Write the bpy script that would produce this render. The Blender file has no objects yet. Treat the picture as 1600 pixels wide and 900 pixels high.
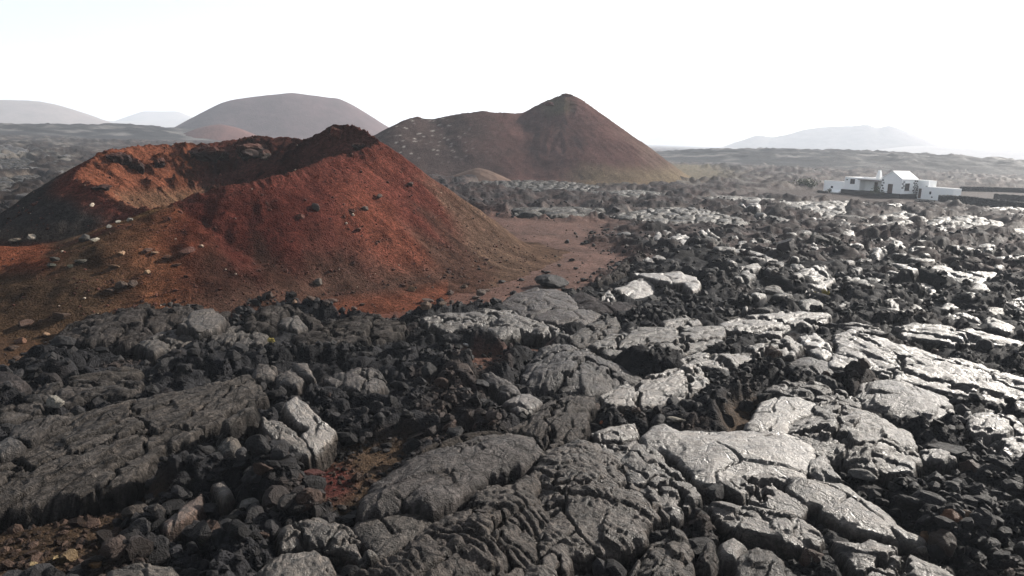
import bpy, bmesh, math, random
import numpy as np
from mathutils import Matrix, Vector

C = bpy.context.scene.collection
scene = bpy.context.scene

# ------------------------------------------------------------------ camera
CAM_H = 10.3
F = 1186.0                       # focal length in pixels of a 1600 px wide frame
PITCH = math.atan(235 / F)
ROLL = math.radians(2.1)
SUN_AZ, SUN_EL = math.radians(53), math.radians(27)     # azimuth measured to the right of the view

fw0 = np.array([0, math.cos(PITCH), -math.sin(PITCH)])
up0 = np.array([0, math.sin(PITCH), math.cos(PITCH)])
rt0 = np.array([1.0, 0, 0])
RT = math.cos(ROLL) * rt0 + math.sin(ROLL) * up0
UP = -math.sin(ROLL) * rt0 + math.cos(ROLL) * up0
EYE = np.array([0, 0, CAM_H])

cam = bpy.data.cameras.new('camera')
cam.sensor_width = 36
cam.lens = 36 * F / 1600
cam.clip_start = 0.5
cam.clip_end = 30000
cam_o = bpy.data.objects.new('camera', cam)
C.objects.link(cam_o)
cam_o.matrix_world = Matrix(((RT[0], UP[0], -fw0[0], 0), (RT[1], UP[1], -fw0[1], 0),
                             (RT[2], UP[2], -fw0[2], CAM_H), (0, 0, 0, 1)))
scene.camera = cam_o

# ------------------------------------------------------------------ light
scene.view_settings.view_transform = 'Standard'
scene.view_settings.look = 'None'
scene.view_settings.exposure = 1.65
scene.view_settings.gamma = 1.0
w = bpy.data.worlds.new('World')
scene.world = w
w.use_nodes = True
nt = w.node_tree
bg = nt.nodes['Background']
sky = nt.nodes.new('ShaderNodeTexSky')
sky.sky_type = 'NISHITA'
sky.sun_disc = False
sky.sun_elevation = SUN_EL
sky.sun_rotation = SUN_AZ
sky.air_density = 1.0
sky.dust_density = 0.5
sky.ozone_density = 1.0
hsv = nt.nodes.new('ShaderNodeHueSaturation')
hsv.inputs['Saturation'].default_value = 0.4
nt.links.new(sky.outputs[0], hsv.inputs['Color'])
nt.links.new(hsv.outputs[0], bg.inputs['Color'])
bg.inputs['Strength'].default_value = 0.056
sun = bpy.data.lights.new('sun', 'SUN')
sun.energy = 5.0
sun.angle = math.radians(0.5)
sun.color = (1.0, 0.93, 0.84)
sun_o = bpy.data.objects.new('sun', sun)
C.objects.link(sun_o)
sv = Vector((math.sin(SUN_AZ) * math.cos(SUN_EL), math.cos(SUN_AZ) * math.cos(SUN_EL), math.sin(SUN_EL)))
sun_o.rotation_euler = sv.to_track_quat('Z', 'Y').to_euler()
sun_o.location = (60, 40, 80)
scene.cycles.max_bounces = 4
scene.cycles.diffuse_bounces = 2
scene.cycles.glossy_bounces = 2
scene.cycles.volume_bounces = 0
scene.cycles.use_denoising = True

# ------------------------------------------------------------------ helpers
def ray(px, py):
    X = (np.asarray(px, float) - 800) / F
    Y = (450 - np.asarray(py, float)) / F
    return fw0 + X[..., None] * RT + Y[..., None] * UP

def unproject(pts, z=0.0, tilt=(0, 0), c=(0, 0)):
    """pixels -> points of the plane z + tilt.(xy - c)"""
    p = np.asarray(pts, float)
    d = ray(p[:, 0], p[:, 1])
    t = (z - CAM_H - tilt[0] * c[0] - tilt[1] * c[1]) / (d[:, 2] - tilt[0] * d[:, 0] - tilt[1] * d[:, 1])
    return EYE + t[:, None] * d

def at_dist(px, py, dist):
    d = ray(np.array([px]), np.array([py]))[0]
    return EYE + d * (dist / math.hypot(d[0], d[1]))

def to_pixel(P):
    q = np.asarray(P, float) - EYE
    D = q @ fw0
    return 800 + F * (q @ RT) / D, 450 - F * (q @ UP) / D

def sstep(a, b, x):
    t = np.clip((x - a) / (b - a), 0, 1)
    return t * t * (3 - 2 * t)

def _h(ix, iy, s):
    h = (ix.astype(np.int64) * 374761393 + iy.astype(np.int64) * 668265263 + s * 974711) & 0xffffffff
    h = ((h ^ (h >> 13)) * 1274126177) & 0xffffffff
    h = ((h ^ (h >> 16)) * 2246822519) & 0xffffffff
    return (h ^ (h >> 15)) & 0xffffffff

def rnd(ix, iy, s):
    return _h(ix, iy, s).astype(np.float64) / 4294967296.0

GX = np.cos(np.arange(256) * (2 * math.pi / 256)); GY = np.sin(np.arange(256) * (2 * math.pi / 256))

def noise(x, y, s=0):
    x0 = np.floor(x); y0 = np.floor(y)
    ix = x0.astype(np.int64); iy = y0.astype(np.int64)
    fx = x - x0; fy = y - y0
    u = fx * fx * fx * (fx * (fx * 6 - 15) + 10); v = fy * fy * fy * (fy * (fy * 6 - 15) + 10)
    def g(dx, dy):
        k = _h(ix + dx, iy + dy, s) & 255
        return GX[k] * (fx - dx) + GY[k] * (fy - dy)
    a = g(0, 0); b = g(1, 0); c = g(0, 1); d = g(1, 1)
    return (a + u * (b - a) + v * (c - a + u * (a - b - c + d))) * 1.5

def fbm(x, y, o=4, s=0, gain=.5):
    r = 0; a = 1.0; n = 0
    for i in range(o):
        r = r + a * noise(x, y, s + i * 17); n += a
        x = x * 2.03 + 5.1; y = y * 2.03 - 3.7; a *= gain
    return r / n * 1.4

def ridged(x, y, o=4, s=0):
    r = 0; a = 1.0; n = 0
    for i in range(o):
        r = r + a * (1 - 2 * np.abs(noise(x, y, s + i * 13))); n += a
        x = x * 2.07 + 1.3; y = y * 2.07 + 4.1; a *= .5
    return r / n

def voronoi(x, y, s=0, jit=.9):
    """F1, distance to the cell border, three random numbers of the cell, offset from its centre"""
    ix = np.floor(x).astype(np.int64); iy = np.floor(y).astype(np.int64)
    F1 = np.full(x.shape, 9.0); F2 = np.full(x.shape, 9.0)
    bx = np.zeros_like(ix); by = np.zeros_like(iy); ox = np.zeros(x.shape); oy = np.zeros(x.shape)
    for dx in (-1, 0, 1):
        for dy in (-1, 0, 1):
            cx = ix + dx; cy = iy + dy
            qx = x - (cx + .5 + jit * (rnd(cx, cy, s) - .5)); qy = y - (cy + .5 + jit * (rnd(cx, cy, s + 1) - .5))
            d = np.hypot(qx, qy)
            m = d < F1
            F2 = np.where(m, F1, np.minimum(F2, d)); F1 = np.where(m, d, F1)
            bx = np.where(m, cx, bx); by = np.where(m, cy, by); ox = np.where(m, qx, ox); oy = np.where(m, qy, oy)
    return F1, (F2 - F1) * .5, rnd(bx, by, s + 2), rnd(bx, by, s + 3), rnd(bx, by, s + 4), ox, oy

def sdist(x, y, poly):
    """signed distance to a polygon, positive inside"""
    poly = np.asarray(poly, float)[:, :2]
    best = np.full(x.shape, 1e18); ins = np.zeros(x.shape, bool)
    n = len(poly)
    for i in range(n):
        ax, ay = poly[i]; bx, by = poly[(i + 1) % n]
        ex, ey = bx - ax, by - ay
        l2 = ex * ex + ey * ey + 1e-12
        t = np.clip(((x - ax) * ex + (y - ay) * ey) / l2, 0, 1)
        best = np.minimum(best, (x - ax - t * ex) ** 2 + (y - ay - t * ey) ** 2)
        c = (ay > y) != (by > y)
        if abs(ey) > 1e-12:
            ins ^= c & (x < ax + (y - ay) / ey * ex)
    d = np.sqrt(best)
    return np.where(ins, d, -d)

def dist_line(x, y, pts):
    """distance to a polyline and the interpolated third coordinate there, as (min distance, value)"""
    best = np.full(x.shape, 1e18); val = np.zeros(x.shape)
    for a, b in zip(pts[:-1], pts[1:]):
        ex, ey = b[0] - a[0], b[1] - a[1]
        t = np.clip(((x - a[0]) * ex + (y - a[1]) * ey) / (ex * ex + ey * ey + 1e-12), 0, 1)
        d = (x - a[0] - t * ex) ** 2 + (y - a[1] - t * ey) ** 2
        m = d < best
        best = np.where(m, d, best); val = np.where(m, a[2] + t * (b[2] - a[2]), val)
    return np.sqrt(best), val

def mesh_np(name, V, Q, tint=None, smooth=True, extra=None):
    """V (n,3), Q (m,3 or 4) -> mesh"""
    V = np.asarray(V, np.float32); Q = np.asarray(Q, np.int32)
    k = Q.shape[1]
    me = bpy.data.meshes.new(name)
    me.vertices.add(len(V)); me.loops.add(Q.size); me.polygons.add(len(Q))
    me.vertices.foreach_set('co', V.ravel())
    me.loops.foreach_set('vertex_index', Q.ravel())
    me.polygons.foreach_set('loop_start', np.arange(0, Q.size, k, dtype=np.int32))
    me.polygons.foreach_set('use_smooth', np.full(len(Q), smooth))
    me.update(calc_edges=True)
    if tint is not None:
        a = me.attributes.new('tint', 'FLOAT_COLOR', 'POINT')
        a.data.foreach_set('color', np.c_[tint, np.ones(len(tint))].astype(np.float32).ravel())
    for nm, arr in (extra or {}).items():
        a = me.attributes.new(nm, 'FLOAT', 'POINT')
        a.data.foreach_set('value', np.asarray(arr, np.float32).ravel())
    return me

def link(name, me, mat=None, parent=None, label=None, cat=None, group=None, kind=None, loc=None):
    o = bpy.data.objects.new(name, me)
    C.objects.link(o)
    if mat is not None and me is not None and not me.materials:
        me.materials.append(mat)
    if parent: o.parent = parent
    if loc is not None: o.location = loc
    tag(o, label, cat, group, kind)
    return o

def tag(o, label=None, cat=None, group=None, kind=None):
    if label: o['label'] = label
    if cat: o['category'] = cat
    if group: o['group'] = group
    if kind: o['kind'] = kind

def grid_faces(nr, nc, keep=None):
    i = np.arange((nr - 1) * (nc - 1)); r = i // (nc - 1); c = i % (nc - 1)
    a = r * nc + c
    Q = np.stack([a, a + 1, a + nc + 1, a + nc], 1)
    if keep is not None:
        Q = Q[keep[Q].all(1)]
    return Q

def compact(V, Q, *arrs):
    used = np.unique(Q)
    re_ = np.full(len(V), -1); re_[used] = np.arange(len(used))
    return (V[used], re_[Q]) + tuple(a[used] for a in arrs)

# ------------------------------------------------------------------ materials
def new_mat(name):
    m = bpy.data.materials.new(name); m.use_nodes = True
    return m, m.node_tree, m.node_tree.nodes['Principled BSDF']

def N(nt, t, **kw):
    n = nt.nodes.new(t)
    for k, v in kw.items():
        if hasattr(n, k): setattr(n, k, v)
        else: n.inputs[k].default_value = v
    return n

def rock_mat(name, col=None, rough=(.42, .7), scales=(5, 24, 90), bump=.6, dist=.05, mottle=.5, spec=.5, cracks=None, speck=(0, 0), gloss=False):
    """rock or cinder: tint attribute (or one colour) with grain, pores and a broken gloss"""
    m, nt, b = new_mat(name)
    L = nt.links.new
    geo = N(nt, 'ShaderNodeNewGeometry')
    n1 = N(nt, 'ShaderNodeTexNoise', Scale=scales[0], Detail=6.0, Roughness=.65)
    n2 = N(nt, 'ShaderNodeTexNoise', Scale=scales[1], Detail=5.0, Roughness=.7)
    n3 = N(nt, 'ShaderNodeTexVoronoi', Scale=scales[2])
    for n in (n1, n2, n3): L(geo.outputs['Position'], n.inputs['Vector'])
    if col is None:
        c = N(nt, 'ShaderNodeAttribute', attribute_name='tint'); cs = c.outputs['Color']
    else:
        c = N(nt, 'ShaderNodeRGB'); c.outputs[0].default_value = (*col, 1); cs = c.outputs[0]
    mx = N(nt, 'ShaderNodeMapRange'); mx.inputs['From Min'].default_value = .3; mx.inputs['From Max'].default_value = .7
    mx.inputs['To Min'].default_value = 1 - mottle; mx.inputs['To Max'].default_value = 1 + mottle
    L(n2.outputs['Fac'], mx.inputs['Value'])
    mul = N(nt, 'ShaderNodeVectorMath', operation='SCALE')
    L(cs, mul.inputs[0]); L(mx.outputs[0], mul.inputs['Scale'])
    if speck[0]:
        vs = N(nt, 'ShaderNodeTexVoronoi', Scale=speck[0]); L(geo.outputs['Position'], vs.inputs['Vector'])
        sx = N(nt, 'ShaderNodeSeparateColor'); L(vs.outputs['Color'], sx.inputs[0])
        sm = N(nt, 'ShaderNodeMapRange'); sm.inputs['To Min'].default_value = 1 - speck[1]; sm.inputs['To Max'].default_value = 1 + speck[1]
        L(sx.outputs[0], sm.inputs['Value'])
        m2 = N(nt, 'ShaderNodeVectorMath', operation='SCALE'); L(mul.outputs[0], m2.inputs[0]); L(sm.outputs[0], m2.inputs['Scale'])
        mul = m2
    L(mul.outputs[0], b.inputs['Base Color'])
    streak = None
    if gloss:
        fa = N(nt, 'ShaderNodeAttribute', attribute_name='flow')
        fm = N(nt, 'ShaderNodeVectorMath', operation='MULTIPLY'); fm.inputs[1].default_value = (1.1, 6.0, 1)
        L(fa.outputs['Vector'], fm.inputs[0])
        n4 = N(nt, 'ShaderNodeTexNoise', Scale=1.6, Detail=7.0, Roughness=.72); L(fm.outputs[0], n4.inputs['Vector'])
        s4 = N(nt, 'ShaderNodeMapRange'); s4.inputs['From Min'].default_value = .36; s4.inputs['From Max'].default_value = .64
        s4.inputs['To Min'].default_value = .45; s4.inputs['To Max'].default_value = 1.6
        L(n4.outputs['Fac'], s4.inputs['Value'])
        m3 = N(nt, 'ShaderNodeVectorMath', operation='SCALE'); L(mul.outputs[0], m3.inputs[0]); L(s4.outputs[0], m3.inputs['Scale'])
        mul = m3; L(mul.outputs[0], b.inputs['Base Color']); streak = n4.outputs['Fac']
        ga = N(nt, 'ShaderNodeAttribute', attribute_name='gloss'); L(ga.outputs['Fac'], b.inputs['Specular IOR Level'])
    rr = N(nt, 'ShaderNodeMapRange'); rr.inputs['From Min'].default_value = .3; rr.inputs['From Max'].default_value = .7
    rr.inputs['To Min'].default_value = rough[0]; rr.inputs['To Max'].default_value = rough[1]
    L(n1.outputs['Fac'], rr.inputs['Value']); L(rr.outputs[0], b.inputs['Roughness'])
    b.inputs['Specular IOR Level'].default_value = spec
    hsrc = None
    if cracks:
        wn = N(nt, 'ShaderNodeTexNoise', Scale=cracks * 1.3, Detail=4.0)
        L(geo.outputs['Position'], wn.inputs['Vector'])
        wa = N(nt, 'ShaderNodeVectorMath', operation='MULTIPLY_ADD'); wa.inputs[1].default_value = (.5 / cracks,) * 3
        L(wn.outputs['Color'], wa.inputs[0]); L(geo.outputs['Position'], wa.inputs[2])
        vc = N(nt, 'ShaderNodeTexVoronoi', Scale=cracks); vc.feature = 'DISTANCE_TO_EDGE'
        L(wa.outputs[0], vc.inputs['Vector'])
        cm = N(nt, 'ShaderNodeMapRange'); cm.inputs['From Min'].default_value = .0; cm.inputs['From Max'].default_value = .05 * cracks
        L(vc.outputs['Distance'], cm.inputs['Value'])
        fade = N(nt, 'ShaderNodeMapRange'); fade.inputs['From Min'].default_value = .42; fade.inputs['From Max'].default_value = .58
        L(n1.outputs['Fac'], fade.inputs['Value'])
        cf = N(nt, 'ShaderNodeMath', operation='MAXIMUM'); L(cm.outputs[0], cf.inputs[0]); L(fade.outputs[0], cf.inputs[1])
        dk = N(nt, 'ShaderNodeVectorMath', operation='SCALE'); L(mul.outputs[0], dk.inputs[0]); L(cf.outputs[0], dk.inputs['Scale'])
        mixc = N(nt, 'ShaderNodeMix'); mixc.data_type = 'RGBA'; mixc.inputs[0].default_value = .75
        L(mul.outputs[0], mixc.inputs[6]); L(dk.outputs[0], mixc.inputs[7]); L(mixc.outputs[2], b.inputs['Base Color'])
        hsrc = cf.outputs[0]
    add = N(nt, 'ShaderNodeMath', operation='MULTIPLY_ADD'); add.inputs[1].default_value = 1.0
    L(n1.outputs['Fac'], add.inputs[0]); L(n2.outputs['Fac'], add.inputs[2])
    add2 = N(nt, 'ShaderNodeMath', operation='MULTIPLY_ADD'); add2.inputs[1].default_value = .35
    L(n3.outputs['Distance'], add2.inputs[0]); L(add.outputs[0], add2.inputs[2])
    bp = N(nt, 'ShaderNodeBump', Strength=bump, Distance=dist)
    if streak is not None:
        a4 = N(nt, 'ShaderNodeMath', operation='MULTIPLY_ADD'); a4.inputs[1].default_value = 1.1
        L(streak, a4.inputs[0]); L(add2.outputs[0], a4.inputs[2]); add2 = a4
    if hsrc is not None:
        a3 = N(nt, 'ShaderNodeMath', operation='MULTIPLY_ADD'); a3.inputs[1].default_value = .5
        L(hsrc, a3.inputs[0]); L(add2.outputs[0], a3.inputs[2]); add2 = a3
    L(add2.outputs[0], bp.inputs['Height']); L(bp.outputs[0], b.inputs['Normal'])
    return m

def plain_mat(name, col, rough=.8, var=.12, scale=1.5, bump=.1):
    return rock_mat(name, col, (rough, min(1, rough + .1)), (scale, scale * 6, scale * 30), bump, .02, var, .3)

M_SLAB = rock_mat('slab_basalt', None, (.30, .68), (2.6, 9, 24), .8, .10, .5, .25, 1.15, (17, .35), True)
M_GROUND = rock_mat('ground_cinder', None, (.5, .85), (1.6, 7, 16), .9, .12, .5, .022, None, (11, .4))
M_CONE = rock_mat('cone_cinder', None, (.85, 1.0), (.9, 4, 9), 1.0, .13, .4, .0, None, (7.5, .38))
M_FAR = rock_mat('hill_cinder', None, (.9, 1.0), (.02, .12, .6), .5, .8, .25, .1)
M_ROCK = rock_mat('loose_basalt', None, (.40, .68), (4, 12, 30), .9, .07, .5, .05)
# ------------------------------------------------------------------ what the photograph shows where (traced outlines, in photo pixels)
REG = {'A': (0, 420, .35), 'B': (500, 420, .35), 'C': (1040, 420, .35), 'D': (0, 585, .35), 'E': (500, 585, .35),
       'F': (1040, 585, .35), 'G': (860, 280, .25), 'H': (900, 300, .25), 'K': (1200, 300, .25), 'J': (350, 560, .189), 'P': (0, 0, 1)}

def pts(r, s):
    x0, y0, k = REG[r]
    v = [float(q) for q in s.replace(',', ' ').split()]
    return [(x0 + v[i] * k, y0 + v[i + 1] * k) for i in range(0, len(v), 2)]

# region, outline, top height, dome, edge radius, (slope to the right, slope forward), style, tint, nickname, label
# style: p plain sheet cracked, b blocky cracked dome, r ropy, s striated, m smooth
SL = [
 ('P', '-130 835 -130 735 0 709 35 680 101 650 161 633 224 620 280 611 350 592 388 584 413 616 371 632 350 651 304 675 294 689 259 700 224 724 196 755 154 764 87 774 0 791',
  .85, .55, .5, (.02, .03), 'p', (1, .98, .95), 'wide cracked sheet', 'wide dark lava sheet with long slanting cracks, reaching out of the picture'),
 ('A', '60 700 180 660 300 652 180 725 140 770 40 760', 1.25, .2, .25, (0, 0), 'p', (1, 1, 1), 'long flake', 'narrow dark lava flake lying on the far edge of the wide cracked sheet'),
 ('A', '-40 790 50 752 112 782 90 812 0 836', 1.2, .25, .25, (0, 0), 'm', (1.1, 1.1, 1.1), 'edge lump', 'small smooth lava lump at the picture edge on the wide cracked sheet'),
 ('A', '-60 630 100 598 182 602 170 640 60 682 -60 700', .8, .25, .3, (0, 0), 'b', (1, 1, 1), 'grey tongue', 'short grey lava tongue behind the wide cracked sheet at the picture edge'),
 ('A', '300 495 440 465 560 438 642 456 600 482 480 495 330 512', .7, .3, .3, (0, .02), 's', (1, .97, .92), 'brown crust', 'flat brownish lava crust with fine striations below the big dark mound'),
 ('A', '-60 475 60 472 130 515 90 545 -60 560', .9, .6, .5, (0, 0), 'm', (.7, .7, .75), 'black hump', 'black shadowed lava hump at the soil edge on the picture border'),
 ('A', '170 515 330 497 520 492 640 505 560 562 420 562 300 592 150 565', .75, .35, .3, (0, 0), 'b', (1, 1, 1), 'lumpy crust', 'lumpy low lava crust just behind the wide cracked sheet'),
 ('A', '240 300 350 212 470 172 540 145 625 150 700 130 780 112 900 112 985 138 1035 190 1005 255 880 275 780 268 640 335 420 345 250 325',
  .7, 1.2, .8, (0, 0), 'b', (.9, .9, .92), 'big dark mound', 'big dark lava mound with a shadowed flank beside the brown soil'),
 ('A', '800 250 850 192 950 176 1005 222 965 268 880 276', 1.6, .2, .3, (-.12, .1), 'm', (1.2, 1.16, 1.12), 'pale crown plate', 'smooth pale grey lava plate on the sunny end of the big dark mound'),
 ('A', '620 340 700 285 850 262 945 280 920 306 780 340 690 372', .75, .35, .35, (0, 0), 's', (1.2, 1.16, 1.1), 'light tongue', 'light striated lava tongue at the foot of the big dark mound'),
 ('A', '940 292 1060 258 1190 260 1208 300 1160 335 1000 335 930 320', .7, .45, .4, (0, 0), 's', (1.1, 1.08, 1.05), 'folded tongue', 'folded grey lava tongue between the big dark mound and the black ridge'),
 ('A', '1090 222 1190 163 1280 158 1425 228 1400 252 1310 222 1250 245 1230 285 1110 275', .9, .6, .35, (-.05, 0), 'p', (.9, .9, .9), 'light edged crest', 'dark lava crest with one light edge standing against the red soil'),
 ('A', '1258 222 1330 206 1372 260 1330 280 1245 250', .9, .35, .35, (-.1, .1), 'm', (1.22, 1.15, 1.08), 'pale knob', 'pale rounded lava knob leaning on the light edged crest'),
 ('P', '462 524 497 508 532 497 584 491 620 500 642 508 616 522 590 532 528 532 500 540 470 538', .85, .5, .4, (0, 0), 'b', (.95, .95, .95), 'black ridge', 'long black lava ridge along the edge of the red soil'),
 ('A', '1125 470 1150 432 1232 440 1222 495 1130 495', .95, .4, .4, (0, 0), 'm', (1.1, 1.05, 1), 'twin boulder', 'rounded lava pillow split off beside the tall tilted plates, farther one'),
 ('A', '1228 500 1240 468 1300 448 1362 500 1330 535 1250 522', .85, .45, .4, (0, 0), 's', (1.15, 1.1, 1.05), 'split pillow', 'rounded lava pillow with grooves right behind the tall tilted plates'),
 ('A', '1290 430 1370 428 1405 492 1345 472', 1.0, .3, .3, (.1, 0), 'm', (1.3, 1.2, 1.1), 'thin shell', 'thin curved lava shell resting against the grooved pillow'),
 ('J', '510 360 595 322 690 410 830 520 925 590 880 670 845 680 750 775 650 660 640 620 715 590 600 520 520 420', 1.2, .12, .2, (-.20, .30), 'm', (2.1, 1.95, 1.75), 'tall tilted plate', 'tall tilted lava plate, pale and smooth, broken across its lower end'),
 ('J', '315 490 345 490 420 500 480 520 600 640 740 790 700 830 600 770 520 740 430 690 340 600', 1.0, .15, .25, (-.20, .28), 'b', (1.6, 1.5, 1.35), 'split plate', 'steep split lava plate leaning in front of the tall tilted plate'),
 ('J', '0 510 100 440 250 360 252 450 130 510 40 545', 1.7, .15, .2, (-.15, .12), 'p', (1.0, 1, .98), 'raised block', 'raised square lava block with a rough broken face by the split plate'),
 ('J', '-60 690 -10 640 80 640 150 690 145 790 100 850 0 840 -50 780', .75, .6, .6, (0, 0), 'b', (1.2, 1.15, 1.05), 'round knoll', 'round knobbly lava boulder at the end of the wide cracked sheet'),
 ('B', '20 500 150 440 210 445 272 460 310 505 250 550 180 560 60 525', .75, .45, .4, (0, 0), 's', (1.15, 1.1, 1.08), 'striped pillow', 'striped oval lava pillow surrounded by black rubble'),
 ('B', '455 225 560 195 700 183 850 183 950 225 1040 250 1110 297 1000 292 900 280 800 302 720 262 560 272 480 252', .85, .55, .4, (0, 0), 'b', (1.38, 1.32, 1.25), 'bright ridge', 'bright cracked lava ridge in front of the red soil strip'),
 ('B', '790 160 860 112 950 85 1065 95 1125 122 1205 180 1285 190 1190 250 1090 255 1000 242 900 215', .5, .7, 1.2, (.02, 0), 'm', (1.1, 1.0, .98), 'smooth apron', 'smooth grey lava apron half covered by cinder beside the soil'),
 ('B', '880 500 930 425 985 358 1100 343 1230 368 1310 418 1400 458 1455 502 1385 515 1300 545 1200 572 1050 562 900 535', .5, 1.35, 1.0, (0, .02), 'p', (1.1, 1.1, 1.15), 'split dome', 'round lava dome with a split top and a shadowed front'),
 ('B', '1120 312 1220 250 1320 222 1332 262 1230 335 1150 345', .8, .35, .3, (-.1, .05), 's', (1.05, 1.02, 1), 'grooved wedge', 'grooved lava wedge behind the split dome'),
 ('P', '925 540 965 520 1000 513 1060 511 1125 512 1126 535 1060 552 1000 548 950 553', .9, .45, .4, (0, 0), 'p', (1.25, 1.2, 1.12), 'tan table', 'broad tan lava table with a ragged dark front behind the split dome'),
 ('P', '943 622 983 604 1018 590 1054 576 1090 570 1100 592 1096 602 1060 618 1040 627 1000 636 955 633', .85, .4, .4, (.02, .04), 's', (1.6, 1.45, 1.3), 'tan tongue', 'tan striated lava tongue sloping up from the long furrowed slab'),
 ('E', '835 255 960 180 1040 120 1100 98 1205 113 1195 200 1180 272 1080 312 1020 333 960 285 870 268', 1.0, .5, .35, (.03, .03), 's', (1.0, .97, .95), 'furrowed ridge', 'deeply furrowed lava ridge rising at the upper end of the long smooth slab'),
 ('E', '165 590 250 490 380 390 520 345 700 285 850 268 955 290 1012 342 880 402 760 442 660 512 560 582 500 612 400 592 300 602 190 625',
  1.3, .75, .6, (0, .03), 'm', (1.05, 1.03, 1.05), 'long smooth slab', 'long smooth dark lava slab above the black crevice'),
 ('E', '420 370 500 320 650 268 830 250 845 282 700 288 560 340 450 376', 1.25, .25, .3, (0, 0), 's', (.85, .83, .8), 'rough lip', 'rough dark lip running along the back of the long smooth slab'),
 ('E', '135 690 220 622 360 600 500 640 502 672 400 742 360 782 260 832 205 765', .8, .4, .35, (0, .03), 'm', (1.1, 1.08, 1.05), 'wedge slab', 'wedge shaped dark slab with a pale broken edge beside the ropy slab'),
 ('E', '150 905 262 872 405 778 512 685 590 628 718 538 866 492 980 440 992 490 962 560 1002 592 1012 640 982 760 942 860 920 1010 300 1010',
  1.0, .8, .5, (0, .02), 'r', (1.05, 1, .96), 'ropy slab', 'large ropy lava slab with folded wrinkles'),
 ('E', '982 400 1060 340 1150 318 1232 330 1312 400 1342 440 1382 520 1502 580 1535 632 1450 652 1422 742 1300 782 1180 802 1090 792 1040 900 960 1010 945 900 992 760 1022 600 982 540',
  1.05, .7, .45, (0, .02), 'w', (1.15, 1.08, 1.02), 'wrinkled slab', 'broad wrinkled brownish lava slab next to the ropy slab'),
 ('P', '927 693 965 698 997 695 1025 713 1054 735 1075 763 1086 777 1061 790 1053 803 1025 782 990 761 969 733 941 708',
  1.15, .45, .4, (0, .02), 'b', (1.4, 1.35, 1.3), 'gleaming strip', 'narrow gleaming lava strip between the wrinkled slab and the big bright dome'),
 ('P', '1003 684 1039 666 1061 677 1110 679 1159 677 1194 680 1229 680 1257 693 1269 708 1264 726 1236 744 1229 748 1190 741 1155 743 1120 758 1090 746 1068 719 1047 708 1020 698',
  1.05, .75, .6, (0, .03), 'm', (1.9, 1.8, 1.65), 'big bright dome', 'big bright smooth lava dome, nearly white in the sun'),
 ('F', '375 245 400 190 440 130 500 108 595 108 655 130 640 172 560 202 522 262 480 275', .9, .4, .4, (0, .02), 'm', (1.8, 1.7, 1.5), 'white hook', 'pale hooked lava lobe around a dark hollow behind the big bright dome'),
 ('F', '535 265 620 200 700 150 800 143 900 168 1002 220 1072 270 1092 322 1112 372 1002 422 920 424 760 382 655 352 648 310 600 292', .85, 1.0, .6, (0, .02), 'b', (1.35, 1.3, 1.22), 'blocky dome', 'blocky cracked lava dome with small pillows along its foot'),
 ('F', '865 112 880 58 940 38 1060 38 1150 78 1252 115 1285 182 1260 225 1100 215 1000 182 900 152', .55, 1.15, .8, (0, .03), 'm', (1.3, 1.3, 1.35), 'grey whaleback', 'smooth grey whaleback of lava with a dark shaded front'),
 ('F', '455 62 540 33 680 38 740 70 842 100 858 142 740 122 690 112 600 102 500 82', .85, .4, .35, (0, .02), 'b', (1.2, 1.18, 1.2), 'low pillow row', 'row of low grey lava pillows beside the smooth whaleback'),
 ('C', '738 435 780 350 775 290 840 268 940 298 1100 348 1250 398 1400 428 1600 498 1720 540 1720 690 1600 640 1480 590 1350 560 1200 520 1080 490 960 470 880 452',
  1.0, .45, .5, (0, .02), 'p', (1.7, 1.62, 1.55), 'long white sheet', 'long white cracked lava sheet with a dark undercut front'),
 ('C', '1030 262 1100 243 1250 253 1400 278 1600 328 1720 350 1720 385 1600 352 1500 342 1330 342 1200 312 1080 302', .95, .4, .4, (0, .02), 'p', (1.7, 1.65, 1.55), 'upper white sheet', 'second long white lava sheet, behind the one with the undercut front'),
 ('F', '1355 182 1440 168 1560 200 1600 238 1720 290 1720 400 1600 382 1500 352 1420 292 1370 252', .8, .6, .4, (0, .02), 'b', (1.5, 1.48, 1.45), 'scaly slab', 'scaly pale lava slab at the picture edge below the long white sheet'),
 ('F', '238 492 330 444 440 450 522 444 562 540 612 592 590 634 500 602 380 562', .9, .3, .3, (0, .03), 'p', (1.5, 1.42, 1.35), 'thin pale plate', 'thin pale lava plate with dark veins below the big bright dome'),
 ('F', '558 470 640 478 780 498 852 550 942 600 1022 682 1132 742 1132 772 1000 722 850 692 720 622 700 590 620 572 580 532', .95, .45, .4, (0, .02), 'm', (1.6, 1.5, 1.35), 'pale spur', 'long pale brown lava spur pointing into the black rubble'),
 ('F', '188 590 240 568 340 588 480 608 602 650 692 700 680 752 560 752 440 712 340 692 250 642', .95, .35, .3, (0, .02), 'b', (1.5, 1.4, 1.3), 'overhung plate', 'broken pale lava plate overhanging a dark hollow'),
 ('F', '778 758 860 775 920 752 1040 788 1180 848 1282 900 1400 960 1400 1020 1000 1020 880 882', .95, .45, .4, (0, .02), 'p', (1.5, 1.42, 1.3), 'lowest streaked slab', 'streaked pale lava slab beside the upright black rock'),
 ('P', '985 905 997 880 1025 851 1050 829 1070 834 1078 860 1074 930 985 940', .85, .6, .5, (0, 0), 'b', (1.1, 1.05, 1.0), 'grainy hump', 'grainy rounded lava hump touching the wrinkled slab'),
 ('F', '235 765 300 738 362 780 312 834 250 824', .75, .5, .45, (0, 0), 'm', (1.5, 1.45, 1.4), 'grey cobble', 'smooth grey lava cobble in the dark hollow under the overhung plate'),
 ('F', '320 825 400 778 482 810 582 900 560 960 340 960', .75, .5, .45, (0, 0), 'b', (1.1, 1.1, 1.1), 'pitted hump', 'pitted dark lava hump below the overhung plate'),
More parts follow.
